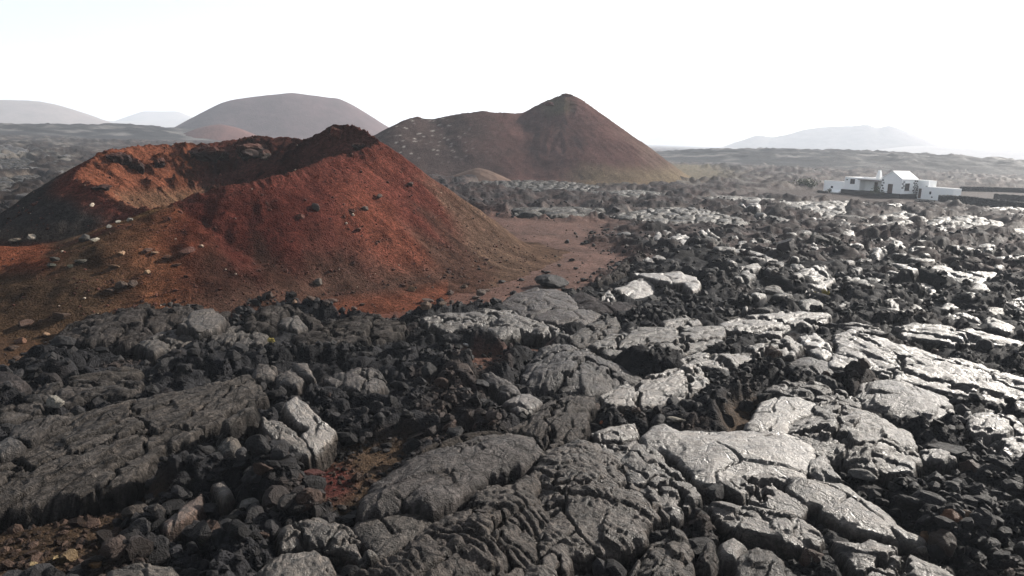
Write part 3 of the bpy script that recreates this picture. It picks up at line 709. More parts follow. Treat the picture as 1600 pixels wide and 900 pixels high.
def build_cone():
    th = np.linspace(-math.pi, math.pi, 641)[:-1]
    r = np.r_[np.linspace(.05, 8, 50), np.linspace(8.1, 24, 115), np.linspace(24.2, 46, 60)]
    T, Rr = np.meshgrid(th, r)
    x = CX + Rr * np.cos(T); y = CY + Rr * np.sin(T)
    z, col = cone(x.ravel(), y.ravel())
    # outer skirt sinks below the soil
    zg = z - .25 * sstep(34, 46, Rr.ravel())
    V = np.c_[x.ravel(), y.ravel(), zg]
    nr, nc = x.shape
    i = np.arange((nr - 1) * nc); a = (i // nc) * nc + i % nc; b = (i // nc) * nc + (i + 1) % nc
    Q = np.stack([a, b, b + nc, a + nc], 1)
    keep = (zg > -.75)
    Q = Q[keep[Q].any(1)]
    V, Q, col = compact(V, Q, col)
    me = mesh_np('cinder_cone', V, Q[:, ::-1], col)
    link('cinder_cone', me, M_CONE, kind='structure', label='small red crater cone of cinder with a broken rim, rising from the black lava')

# ------------------------------------------------------------------ lava slabs
def build_slab(s, k):
    p = s['p']; c = s['c']; D = s['d']
    f = c / D; rgt = np.array([f[1], -f[0]])
    q = (p - c) @ np.c_[rgt, f]                               # local frame: across, away
    x0, y0 = q.min(0) - .8; x1, y1 = q.max(0) + .8
    sx = max(.033, .0018 * D); sy = max(.035, sx * 1.35)
    gx = np.arange(x0, x1 + sx, sx); gy = np.arange(y0, y1 + sy, sy)
    U, W = np.meshgrid(gx, gy); sh = U.shape
    u = U.ravel(); w_ = W.ravel()
    x = c[0] + u * rgt[0] + w_ * f[0]; y = c[1] + u * rgt[1] + w_ * f[1]
    size = math.sqrt(max(np.ptp(q[:, 0]) * np.ptp(q[:, 1]), .1))
    wob = min(.2, .04 * size + .02)
    d = sdist(u, w_, q) + wob * fbm(x / .9, y / .9, 4, 200 + k) + .25 * wob * ridged(x / .45, y / .45, 3, 230 + k) - .3 * wob + (min(.24, .06 * size) if (c[0] > 1.5 and D < 46 and c[0] > .1 * D) else min(.11, .03 * size))
    dm = max(d.max(), .2)
    er = min(s['er'] * .3, dm * .9)
    st = s['st']; sd = 300 + 7 * k
    ev, evec = np.linalg.eigh(np.cov(q.T))
    ang = math.atan2(evec[1, 1], evec[0, 1])                   # the grain follows the long axis
    if st in 'rw': ang += 1.1
    ca, sa = math.cos(ang), math.sin(ang)
    g = u * ca + w_ * sa; h = -u * sa + w_ * ca               # along and across the grain
    gw = g + .14 * fbm(g / 1.2, h / 1.2, 3, sd); hw = h + .12 * fbm(g / 1.2 + 9, h / 1.2, 3, sd + 1)
    t = np.clip(d / dm, 0, 1)
    z = s['z0'] + s['tl'][0] * (x - c[0]) + s['tl'][1] * (y - c[1]) + s['dome'] * .4 * (1 - (1 - t) ** 2)
    e = np.clip(d / er, 0, 1)
    z -= er * .8 * (1 - np.sqrt(np.clip(1 - (1 - e) ** 2, 0, 1)))
    scale = min(1, size / 4)
    _, fe, fa, fb, fc, fox, foy = voronoi(gw / 1.9, hw / 1.3, sd + 40)      # broad facets
    z += .04 * scale * fbm(x / 1.6, y / 1.6, 4, sd + 2) + .016 * fbm(x / .35, y / .35, 4, sd + 3) + scale * (.10 * (fb - .5) * fox + .22 * (fc - .5) * foy)
    crk = np.zeros_like(z)
    fz = {'p': (5.2, 2.4), 'b': (3.2, 2.2), 'r': (6.5, 4.5), 'w': (5.0, 3.6), 's': (4.5, 2.6)}.get(st)
    if size > 2.2 and fz:                                            # fissures right through the crust
        _, ef, q1, q2, q3, qx, qy = voronoi(gw / fz[0] + .13 * fbm(g / .7, h / .7, 3, sd + 51), hw / fz[1] + .13 * fbm(g / .7, h / .7, 3, sd + 52), sd + 50)
        mf = np.clip(1.2 - ef * fz[1] / max(.055, sx * 1.25), 0, 1)
        z += -.42 * mf + .10 * (q1 - .5) + .10 * ((q2 - .5) * qx + (q3 - .5) * qy)
    else: mf = 0 * z
    def crack(a, b, dep, wd, seed, step=0.0):
        _, ed, r1, r2, r3, ox, oy = voronoi(gw / a, hw / b, seed)
        m = np.clip(1.3 - ed * min(a, b) / wd, 0, 1) * sstep(-.35, .15, fbm(g / 1.5 + seed, h / 1.5, 2, seed))
        return -dep * m + step * (r1 - .5) + step * 1.2 * ((r2 - .5) * ox + (r3 - .5) * oy), m
    wd = max(.022, sx * .75)
    if st == 'p':
        a_, m1 = crack(2.6, .62, .06, wd, sd + 4, .10); z += a_
        a2_, m2 = crack(.9, .5, .03, wd * .8, sd + 5, .03); z += a2_
        z += .016 * ridged(g / .9, h / .11, 3, sd + 6)
        crk = np.maximum(m1, m2 * .4)
    elif st == 'b':
        a_, m1 = crack(1.15 * max(.6, scale), .8 * max(.6, scale), .08, wd, sd + 4, .15); z += a_
        a2_, m2 = crack(.45, .33, .03, wd * .8, sd + 5, .05); z += a2_
        crk = np.maximum(m1, m2 * .4)
    elif st == 'm':
        a_, m1 = crack(2.8, 1.7, .12, wd, sd + 4, .05); z += a_
        z += .014 * ridged(g / .9, h / .22, 3, sd + 6) + .012 * ridged(x / .3, y / .3, 2, sd + 7)
        crk = m1 * .7
    elif st == 's':
        z += .055 * scale ** .5 * ridged(gw / 1.7, hw / .24, 3, sd + 6) + .03 * ridged(g / .6, h / .12, 2, sd + 8)
        a_, m1 = crack(1.9, .7, .10, wd, sd + 4, .06); z += a_
        crk = m1
    elif st in 'rw':
        # ropes: arcs that bulge downhill, pinched together along seams
        a_, m1 = crack(4.2, 3.4, .16, wd * 1.2, sd + 4, .10); z += a_
        wl = .34 if st == 'r' else .26
        ph = (h + .16 * g * g / 1.3 + .50 * fbm(x / 1.3, y / 1.3, 3, sd + 9)) / wl
        amp = (.085 if st == 'r' else .040) * (.35 + .9 * sstep(-.25, .35, fbm(x / 2.2, y / 2.2, 2, sd + 10)))
        z += amp * (np.sqrt(np.abs(np.sin(ph * math.pi))) - .5) * 1.6
        z += .05 * ridged(x / .38, y / .38, 3, sd + 11)
        crk = m1
    crk = np.maximum(crk, mf)
    # flanks: steep, stepped and broken
    o = np.clip(-d, 0, None)
    steep = 4.0 + 1.5 * fbm(x / 1.3, y / 1.3, 3, sd + 12)
    z = np.where(d < 0, z - o * np.clip(steep, 1.5, 7) + .16 * fbm(x / .3, y / .3, 3, sd + 13) * np.clip(o * 5, 0, 1), z)
    keep = (d > -.62) & (z > -.9)
    base = np.array([.0315, .0280, .0258]) * np.array(s['tn']) ** 1.0  # tn also lifts the albedo, painting in sheen on the sunward slabs
    n = fbm(x / .8, y / .8, 4, sd + 14)[:, None]; n2 = fbm(x / .12, y / .12, 3, sd + 15)[:, None]
    dust = sstep(.15, .6, fbm(x / 1.1 + 4, y / 1.1, 4, sd + 16))[:, None] * .4
    col = base * (1 + .5 * n + .5 * n2)
    col = col * (1 - dust) + dust * np.array([.044, .036, .030]) * np.array(s['tn']) ** .5
    if s['nick'] is None:                                      # lichen covers the far crust only in patches
        bare = sstep(.0, .35, fbm(x / 3.2, y / 4.5, 4, sd + 17))[:, None] * .85
        col = col * (1 - bare) + bare * np.array([.014, .013, .013])
    flank = sstep(.06, -.08, d)[:, None] * .8                  # pale weathering ends at the edge; side shade painted in as dark rock
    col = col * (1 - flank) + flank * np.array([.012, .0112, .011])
    col = col * (1 - .75 * crk[:, None])
    V = np.c_[x, y, z]
    Q = grid_faces(*sh)
    Q = Q[keep[Q].sum(1) >= 3]
    V, Q, col, dk, fg, fh = compact(V, Q, np.clip(col, .004, .6), d, gw, hw)
    gl = (.25 if s['nick'] is None else 1) * (.012 + .68 * max(0, s['tn'][0] - .95) * sstep(-.05, .08, dk))
    zb = float(np.percentile(V[:, 2], 5))
    org = np.array([c[0], c[1], max(zb, 0)])
    me = mesh_np('lava_slab', V - org, Q, col, extra={'gloss': gl})
    fa = me.attributes.new('flow', 'FLOAT_VECTOR', 'POINT')
    fa.data.foreach_set('vector', np.stack([fg, fh, np.full_like(fg, k * 3.7)], -1).astype(np.float32).ravel())
    o = link('lava_slab', me, M_SLAB, label=s['lab'], cat='lava slab', group='lava slabs of the cooled flow', kind='thing', loc=org)
    return len(Q)

# ------------------------------------------------------------------ loose rock shapes
def rock_shape(seed, sub=2, cuts=9, flat=.75):
    rng = random.Random(seed)
    bm = bmesh.new()
    bmesh.ops.create_icosphere(bm, subdivisions=sub, radius=1)
    V = np.array([v.co[:] for v in bm.verts]); Fc = np.array([[v.index for v in f.verts] for f in bm.faces])
    bm.free()
    for _ in range(cuts):
        n = np.array([rng.gauss(0, 1), rng.gauss(0, 1), rng.gauss(0, .8)]); n /= np.linalg.norm(n)
        h = rng.uniform(.45, .8)
        d = V @ n - h
        V = V - np.clip(d, 0, None)[:, None] * n
    V *= np.array([rng.uniform(.8, 1.25), rng.uniform(.7, 1.1), flat * rng.uniform(.75, 1.15)])
    ph = seed * 3.1
    r = 1 + .10 * fbm(V[:, 0] * 2 + ph, V[:, 1] * 2 + V[:, 2] * 1.7, 3, seed) + .05 * noise(V[:, 0] * 6 + V[:, 2] * 5, V[:, 1] * 6 + ph, seed)
    return V * r[:, None], Fc

def rotz(a):
    c, s = np.cos(a), np.sin(a); z = np.zeros_like(c); o = z + 1
    return np.stack([np.stack([c, -s, z], -1), np.stack([s, c, z], -1), np.stack([z, z, o], -1)], -2)

def scatter(name, x, y, size, seed, sub, mat, col, label=None, zoff=.12, colvar=.35, zfun=land, tilt=.5):
    """one mesh of many loose stones"""
    rng = np.random.default_rng(seed)
    n = len(x)
    shapes = [rock_shape(seed * 31 + i, sub, 7, .8) for i in range(10)]
    z = zfun(x, y)
    a = rng.uniform(0, 6.283, n); tx = rng.normal(0, tilt, n); kind = rng.integers(0, 10, n)
    Rz = rotz(a); c, s = np.cos(tx), np.sin(tx); zz = np.zeros(n); oo = zz + 1
    Rx = np.stack([np.stack([oo, zz, zz], -1), np.stack([zz, c, -s], -1), np.stack([zz, s, c], -1)], -2)
    M = Rz @ Rx
    Vs, Fs, Cs, off = [], [], [], 0
    cv = np.asarray(col)[None, :] * (1 + colvar * rng.normal(0, 1, (n, 1))).clip(.35, 2.2) if np.ndim(col) == 1 else np.asarray(col)
    for kk in range(10):
        j = np.where(kind == kk)[0]
        if not len(j): continue
        V0, F0 = shapes[kk]
        V = np.einsum('nij,vj->nvi', M[j], V0) * size[j][:, None, None]
        V += np.stack([x[j], y[j], z[j] + size[j] * zoff], -1)[:, None, :]
        m = len(V0)
        Vs.append(V.reshape(-1, 3)); Fs.append((F0[None] + (np.arange(len(j)) * m)[:, None, None] + off).reshape(-1, 3))
        Cs.append(np.repeat(cv[j], m, 0)); off += len(j) * m
    me = mesh_np(name, np.vstack(Vs), np.vstack(Fs), np.vstack(Cs), smooth=False)
    return link(name, me, mat, kind='stuff', label=label)

def on_screen(n, rng, x0, x1, y0, y1, z=.4):
    px = rng.uniform(x0, x1, n); py = rng.uniform(y0, y1, n)
    w3 = unproject(np.c_[px, py], z)
    return px, py, w3[:, 0], w3[:, 1]

def build_rubble():
    rng = np.random.default_rng(11)
    for nm, n, y0, y1, lo, hi, seed, sub in (('black_rubble', 44000, 500, 960, .045, .42, 1, 1), ('far_rubble', 33000, 318, 505, .07, .36, 2, 1)):
        px, py, x, y = on_screen(n, rng, -300, 1960, y0, y1)
        D = np.hypot(x, y)
        soil = max_sd(x, y, SOILW, 3.0) + .8 * fbm(x / 2.6, y / 2.6, 4, 5)
        under = max_sd(x, y, [s['p'] for s in SLAB], 2.0)
        pale = max_sd(x, y, PALEW, 4.0)
        dens = np.where(soil > .2, .0, 1.0) * np.where(under > -.1, .0, 1.0) * np.where(pale > 0, .15, 1.0)
        dens *= .25 + .75 * sstep(-.35, .25, fbm(x / 4, y / 4, 3, 401))
        k = rng.uniform(0, 1, n) < dens
        x, y, D = x[k], y[k], D[k]
        size = np.exp(rng.normal(math.log(lo * 1.7), .68, len(x))).clip(lo * .6, hi) * 1.0
        br = sstep(.2, .6, fbm(x / 4.5, y / 4.5, 3, 83))[:, None]
        col = (np.array([.0155, .0148, .0152]) * (1 - br) + br * np.array([.024, .018, .0155])) * (1 + .4 * rng.normal(0, 1, (len(x), 1))).clip(.4, 2.2)
        near = size / D * F > 13
        if seed == 1:
            scatter('black_rubble', x[near], y[near], size[near], 8, 2, M_ROCK, col[near], 'coarser black lava rubble between the slabs', zfun=lambda a, b: ground(a, b)[0])
            x, y, size, col = x[~near], y[~near], size[~near], col[~near]
        scatter(nm, x, y, size, seed, sub, M_ROCK, col, 'black lava rubble filling the hollows between the slabs' if seed == 1 else 'black lava rubble of the flow farther out', zfun=lambda a, b: ground(a, b)[0])
    # pebbles on the soil
    px, py, x, y = on_screen(16000, rng, -60, 1000, 345, 930, .05)
    soil = max_sd(x, y, SOILW, 3.0) + .4 * fbm(x / 2.6, y / 2.6, 4, 5)
    c = np.where(np.hypot(x - CX, y - CY) < 46, cone(x, y)[0], -1)
    k = (soil > .1) & (c < .9) & (rng.uniform(0, 1, len(x)) < .08 + .9 * sstep(.0, .55, fbm(x / 1.8, y / 1.8, 3, 402)) + .5 * (py > 700) + .25 * (px > 640))
    x, y, py = x[k], y[k], py[k]
    size = np.exp(rng.normal(math.log(.06), .55, len(x))).clip(.03, .3)
    col = np.array([.026, .017, .013]) * (1 + .5 * rng.normal(0, 1, (len(x), 1))).clip(.35, 2.6)
    scatter('soil_pebbles', x, y, size, 3, 1, M_ROCK, col, 'loose pebbles strewn over the brown and red soil')
    # cinder fragments down the cone
    n = 32000
    rad = np.sqrt(rng.uniform(0, 1, n)) * 34; th = rng.uniform(-math.pi, math.pi, n)
    x, y = CX + rad * np.cos(th), CY + rad * np.sin(th)
    cz = cone(x, y)[0]
    R_ = np.interp(th, TH, RR)
    k = (cz > .4) & ((y < CY + 3) | (rad < R_)) & (rng.uniform(0, 1, n) < .10 + .45 * sstep(-.05, .5, fbm(x / 3, y / 3, 3, 403)) + .5 * (cz < 2.2) * (x > -24))
    x, y = x[k], y[k]
    size = np.exp(rng.normal(math.log(.06), .5, len(x))).clip(.03, .26)
    col = np.array([.042, .016, .0115]) * (1 + .5 * rng.normal(0, 1, (len(x), 1))).clip(.3, 2.2)
    pl = rng.uniform(0, 1, (len(x), 1)) < .03
    col = np.where(pl, np.array([.30, .25, .2]), col)
    scatter('cinder_gravel', x, y, size, 4, 1, M_ROCK, col, 'cinder fragments strewn down the red crater cone')

SHAPES = {}
def rock_mesh(kind, k, tint):
    key = (kind, k, tint)
    if key not in SHAPES:
        V, Fc = rock_shape(900 + k * 7, 3, 13 if kind == 'a' else 8, .72 if kind == 'a' else .6)
        V = V + .04 * np.stack([fbm(V[:, 1] * 4 + k, V[:, 2] * 4, 3, k), fbm(V[:, 0] * 4, V[:, 2] * 4 + k, 3, k + 50), fbm(V[:, 0] * 4 + k, V[:, 1] * 4, 3, k + 90)], -1)
        n = fbm(V[:, 0] * 3 + k, V[:, 1] * 3 + V[:, 2] * 2, 3, k)[:, None]
        SHAPES[key] = mesh_np('lava_rock', V, Fc, np.clip(np.array(tint) * (1 + .5 * n), .005, .9), smooth=False)
    return SHAPES[key]

def build_boulders():
    rng = np.random.default_rng(23)
    px, py, x, y = on_screen(1500, rng, 0, 1600, 352, 895)
    D = np.hypot(x, y)
    soil = max_sd(x, y, SOILW, 3.0); under = max_sd(x, y, [s['p'] for s in SLAB], 2.0); pale = max_sd(x, y, PALEW, 3.0)
    ok = (soil < -.9) & (under < -.25) & (pale < -1)
    px, py, x, y, D = px[ok], py[ok], x[ok], y[ok], D[ok]
    want = np.exp(rng.normal(math.log(.24), .40, len(x))).clip(.14, .55) * (D / 30) ** .35
    order = np.argsort(-want / D)
    pick = []
    for i in order:
        if len(pick) >= 190: break
        if all(math.hypot(x[i] - x[j], y[i] - y[j]) > .8 * (want[i] + want[j]) for j in pick): pick.append(i)
    rows = []
    for i in pick:
        j, rel = near_name(x[i], y[i])
        rows.append((j, rel, want[i], i))
    seen = {}
    for j, rel, sz, i in sorted(rows, key=lambda r: -r[2] / D[r[3]]):
        rank = seen.get((j, rel), 0); seen[(j, rel)] = rank + 1
        if rank >= len(ORD): continue
        k = int(rng.integers(0, 14))
        br = rng.uniform() < .12
        tint = (.032, .022, .018) if br else (.0175, .0168, .017)
        me = rock_mesh('a', k, tint)
        lab = f"{ORD[rank]} of the loose lava rocks {rel} the {j}"
        zg = float(ground(np.array([x[i]]), np.array([y[i]]))[0][0])
        o = link('lava_rock', me, M_ROCK, label=lab, cat='rock', group='loose rocks on the lava flow', loc=(x[i], y[i], zg + sz * .22))
        o.rotation_euler = (rng.normal(0, .3), rng.normal(0, .3), rng.uniform(0, 6.28))
        o.scale = (sz, sz * rng.uniform(.75, 1.1), sz * rng.uniform(.8, 1.25))

PLACED = [  # photo pixel of the foot, half width in px, shape, tint, label
 (132, 377, 11, 'a', (0.0434, 0.0403, 0.0372), 'dark round boulder in the gully mouth left of the red cone'),
 (148, 378, 8, 'b', (0.173, 0.156, 0.127), 'pale flat stone touching the dark gully boulder'),
 (50, 374, 9, 'b', (0.173, 0.15, 0.121), 'pale stone on the gully edge near the picture border'),
 (24, 379, 9, 'b', (0.0992, 0.0806, 0.062), 'brown flat stone on the orange bank at the picture border'),
 (170, 356, 5, 'a', (0.184, 0.167, 0.144), 'pale angular stone by the shaded foot of the crater rim'),
 (184, 349, 6, 'b', (0.196, 0.179, 0.15), 'pale stone pair piece highest in the gully below the crater rim'),
 (203, 345, 5, 'a', (0.196, 0.179, 0.15), 'small pale block between gully and crater saddle'),
 (190, 400, 6, 'a', (0.173, 0.109, 0.0691), 'light pinkish stone standing on the ochre soil'),
 (178, 420, 7, 'b', (0.0806, 0.0496, 0.031), 'flat brown stone on the ochre soil'),
 (230, 428, 5, 'a', (0.184, 0.127, 0.0806), 'small light stone with a long shadow on the orange soil'),
 (86, 408, 8, 'a', (0.031, 0.0279, 0.0236), 'dark rock on the olive soil under the orange bank'),
 (80, 418, 8, 'b', (0.031, 0.031, 0.0248), 'flat dark rock on the olive soil'),
 (110, 419, 5, 'a', (0.173, 0.161, 0.115), 'pale greenish stone on the olive soil'),
 (125, 412, 10, 'b', (0.0372, 0.0341, 0.0279), 'long low dark rock on the olive soil'),
 (190, 450, 10, 'a', (0.0434, 0.031, 0.0248), 'dark jagged rock, middle of the cluster on the orange soil'),
 (208, 449, 9, 'a', (0.0372, 0.026, 0.0211), 'dark rock at the sunny end of the cluster on the orange soil'),
 (173, 457, 8, 'b', (0.0434, 0.031, 0.0248), 'low dark rock at the shadowed end of the cluster on the orange soil'),
 (243, 398, 6, 'b', (0.124, 0.0744, 0.0465), 'light topped stone highest in the stone patch at the cone foot'),
 (262, 408, 10, 'b', (0.0744, 0.0372, 0.0248), 'broad reddish rock in the stone patch at the cone foot'),
 (276, 416, 7, 'b', (0.062, 0.0341, 0.0236), 'dark reddish rock lowest in the stone patch at the cone foot'),
 (230, 395, 8, 'b', (0.0558, 0.031, 0.0223), 'dark rock beside the light topped stone at the cone foot'),
 (292, 395, 12, 'b', (0.0496, 0.0217, 0.0161), 'wide dark red rock ledge on the lower cone'),
 (314, 386, 4, 'a', (0.23, 0.173, 0.127), 'tiny pale stone above the dark red rock ledge'),
 (494, 328, 9, 'a', (0.0465, 0.0372, 0.0322), 'dark block with a pale edge stuck in the cone flank'),
 (571, 328, 8, 'a', (0.0806, 0.062, 0.0527), 'grey pointed rock stuck in the cone flank'),
 (592, 310, 7, 'a', (0.0744, 0.0558, 0.0465), 'grey rock on the bright upper cone flank'),
 (642, 292, 7, 'a', (0.0434, 0.0279, 0.0217), 'dark rock standing out on the sunny cone flank'),
 (550, 333, 7, 'a', (0.062, 0.0248, 0.0174), 'reddish rock below the dark pale edged block'),
 (470, 342, 9, 'b', (0.062, 0.0248, 0.0174), 'low red rock ledge in the middle of the cone'),
 (560, 362, 8, 'b', (0.0682, 0.0279, 0.0186), 'red rock lump under the grey pointed rock'),
 (672, 263, 6, 'a', (0.0496, 0.031, 0.0248), 'small dark rock near the upper edge of the cone flank'),
 (497, 444, 11, 'a', (0.0527, 0.0446, 0.0384), 'grey angular boulder lying at the cone foot in dark gravel'),
 (643, 454, 8, 'a', (0.136, 0.0806, 0.0465), 'light brown boulder at the cone foot'),
 (510, 493, 8, 'a', (0.031, 0.0236, 0.0205), 'dark round rock on the red soil strip by the black ridge'),
 (552, 485, 7, 'b', (0.0372, 0.0248, 0.0205), 'low dark rock on the red soil strip'),
 (461, 475, 6, 'a', (0.124, 0.0806, 0.0558), 'light stone beside the light edged crest'),
 (486, 472, 10, 'b', (0.0496, 0.0341, 0.0267), 'brown rock behind the light edged crest'),
 (520, 473, 8, 'b', (0.0496, 0.031, 0.0248), 'brown rock on the far side of the red soil strip'),
 (566, 478, 7, 'b', (0.0434, 0.0279, 0.0223), 'small dark rock group member in the red soil strip'),
 (666, 485, 13, 'a', (0.0806, 0.0558, 0.0409), 'large light topped rock in the red soil strip'),
 (668, 474, 12, 'b', (0.0496, 0.0341, 0.0279), 'dark rock right behind the large light topped rock'),
 (692, 478, 9, 'b', (0.0682, 0.0465, 0.0341), 'brown rock between two rock groups of the red soil strip'),
 (703, 460, 10, 'b', (0.0496, 0.0341, 0.0279), 'dark rock at the near edge of the cone gravel'),
 (752, 462, 10, 'a', (0.0496, 0.036, 0.0298), 'dark rock, largest of the heap on the pinkish soil'),
 (760, 456, 8, 'b', (0.062, 0.0434, 0.0347), 'brown rock at the back of the heap on the pinkish soil'),
 (745, 467, 8, 'b', (0.0496, 0.036, 0.0298), 'low rock in front of the heap on the pinkish soil'),
 (725, 450, 8, 'b', (0.0744, 0.0527, 0.0384), 'brown rock between the cone foot and the heap'),
 (801, 460, 8, 'a', (0.0217, 0.0205, 0.0205), 'black block beside the smooth apron'),
 (784, 442, 7, 'b', (0.0279, 0.0248, 0.0236), 'black low rock at the cone foot near the smooth apron'),
 (815, 439, 6, 'a', (0.0279, 0.0248, 0.0236), 'black rock on the pinkish soil behind the smooth apron'),
 (862, 448, 27, 'b', (0.0186, 0.0174, 0.0174), 'long black rock on the far rim of the smooth apron'),
 (886, 380, 6, 'a', (0.0248, 0.0217, 0.0211), 'black rock near the back edge of the pinkish soil'),
 (893, 409, 7, 'a', (0.0248, 0.0217, 0.0211), 'black rock in the middle of the pinkish soil'),
 (855, 428, 7, 'b', (0.031, 0.0267, 0.0248), 'dark stones end piece on the pinkish soil'),
 (848, 426, 4, 'a', (0.0372, 0.031, 0.0279), 'small dark stone on the pinkish soil'),
 (874, 415, 4, 'a', (0.031, 0.0267, 0.0248), 'tiny black stone on the pinkish soil'),
 (868, 402, 4, 'b', (0.031, 0.0267, 0.0248), 'tiny dark stone toward the cone on the pinkish soil'),
 (900, 421, 5, 'b', (0.031, 0.0267, 0.0248), 'dark stone nearest the flow edge on the pinkish soil'),
 (98, 500, 16, 'b', (0.0465, 0.031, 0.0236), 'dark brown rock heap on the brown soil beside the big dark mound'),
 (72, 526, 8, 'a', (0.124, 0.0806, 0.0527), 'light stone on the brown soil beside the big dark mound'),
 (33, 536, 9, 'a', (0.0744, 0.0403, 0.0267), 'reddish stone on the brown soil near the picture border'),
 (40, 512, 14, 'b', (0.0558, 0.0341, 0.0248), 'flat brown rock on the brown soil near the picture border'),
 (20, 548, 8, 'b', (0.0496, 0.0341, 0.026), 'dark flat stone on the brown soil above the black hump'),
 (90, 640, 16, 'a', (0.124, 0.115, 0.0992), 'pale grey boulder on the lumpy crust'),
 (650, 742, 4, 'a', (0.23, 0.173, 0.0576), 'small yellow stone beside the long smooth slab'),
 (728, 541, 7, 'b', (0.259, 0.248, 0.23), 'white flat stone in the black rubble below the bright ridge'),
 (1296, 905, 22, 'a', (0.0174, 0.0167, 0.0167), 'upright black rock in front of the overhung plate'),
 (1348, 762, 25, 'b', (0.062, 0.0595, 0.0558), 'wedge shaped grey rock with a pale rim beside the blocky dome'),
 (1471, 868, 30, 'a', (0.0279, 0.0217, 0.0186), 'big brown black boulder in the stone field'),
 (1447, 845, 13, 'a', (0.0868, 0.0527, 0.031), 'rusty orange stone next to the big brown black boulder'),
 (1486, 815, 15, 'a', (0.0806, 0.0434, 0.0279), 'rusty red rock in the middle of the stone field'),
 (1508, 808, 9, 'a', (0.093, 0.062, 0.0434), 'light rusty stone beside the rusty red rock'),
 (1480, 723, 32, 'a', (0.0186, 0.018, 0.0186), 'large black boulder under the scaly slab'),
 (1560, 730, 22, 'a', (0.0211, 0.0205, 0.0211), 'black boulder between scaly slab and stone field'),
 (1490, 765, 16, 'b', (0.031, 0.0298, 0.0298), 'dark block at the back of the stone field'),
 (490, 745, 17, 'b', (0.045, 0.019, 0.017), 'red stone lying on the red cinder patch'),
 (455, 800, 24, 'a', (0.0248, 0.0229, 0.0223), 'dark rock between the red cinder patch and the speckled slab'),
 (535, 848, 12, 'a', (0.0558, 0.0341, 0.0217), 'brown stone next to the crinkled slab'),
 (533, 800, 10, 'a', (0.0248, 0.0223, 0.0211), 'dark stone on the brown cinder by the speckled slab'),
 (106, 880, 14, 'a', (0.0744, 0.0527, 0.031), 'brown rock on the cinder at the lower picture border'),
 (88, 878, 8, 'a', (0.124, 0.0899, 0.0465), 'ochre stone on the cinder at the lower picture border'),
 (50, 886, 8, 'b', (0.136, 0.102, 0.0558), 'pale ochre stone close to the lower corner of the cinder'),
 (150, 893, 14, 'a', (0.0744, 0.0434, 0.0217), 'orange brown rock beside the bottom tongue'),
 (220, 810, 20, 'a', (0.0341, 0.0285, 0.0248), 'dark rock amid loose stones behind the cinder patch'),
 (245, 808, 15, 'a', (0.031, 0.0273, 0.0248), 'dark rounded rock by the rusty plate'),
 (390, 800, 14, 'a', (0.118, 0.112, 0.102), 'white faced rock above the bottom tongue'),
 (1225, 392, 22, 'a', (0.0211, 0.018, 0.0186), 'large black boulder far out in the dark rubble'),
 (962, 331, 11, 'a', (0.031, 0.0267, 0.0279), 'square dark rock on the pale lichen crust'),
 (1032, 331, 9, 'b', (0.031, 0.0267, 0.0279), 'dark rock on the pale lichen crust'),
 (1056, 660, 14, 'b', (0.124, 0.112, 0.093), 'tan stone behind the big bright dome'),
 (940, 662, 5, 'a', (0.202, 0.0691, 0.0346), 'small orange stone under the tan ledge'),
]

def build_placed():
    H = hits([(p[0], p[1]) for p in PLACED])
    for i, (p, h) in enumerate(zip(PLACED, H)):
        dist = float(np.linalg.norm(h - EYE)); sz = p[2] / F * dist
        me = rock_mesh(p[3], i % 14, p[4])
        o = link('boulder', me, M_ROCK, label=p[5], cat='boulder', group='boulders and stones on soil, cone and flow', loc=(h[0], h[1], h[2] + sz * .3))
        rng = random.Random(i)
        tall = 1.5 if 'upright' in p[5] else 1.0
        o.rotation_euler = (rng.uniform(-.2, .2), rng.uniform(-.2, .2), rng.uniform(0, 6.28))
        o.scale = (sz, sz * .85, sz * tall * (.95 if p[3] == 'a' else .6))

# dark crags under the rim of the crater
CRAGS = [(330, 245, 24, 15, 'dark crag under the far crater rim, with the deepest shadow'), (398, 240, 34, 17, 'broad lava crag under the far crater rim, largest of them'),
         (212, 262, 13, 15, 'upright dark crag inside the crater on the orange wall'), (190, 258, 17, 12, 'dark crag highest on the orange crater wall'),
         (248, 258, 13, 9, 'small dark crag between the orange wall and the largest crag'), (160, 296, 13, 9, 'low crag at the shaded end of the orange wall'),
         (412, 247, 11, 7, 'light lava knob at the foot of the broad crag'), (524, 212, 11, 13, 'red crag forming the tip of the crater rim'), (562, 233, 12, 6, 'dark hollow crag beneath the rim tip')]
CONE_CRAGS = [(858, 163, 11, 6, 'weathered crag on the shoulder just under the summit of the dark volcanic cone', 213.0),
              (884, 151, 11, 4, 'weathered crag forming the very summit of the dark volcanic cone', 216.5),
              (653, 184.5, 8, 4, 'small crag on the low shoulder of the dark volcanic cone nearest the red crater cone', 204.0)]
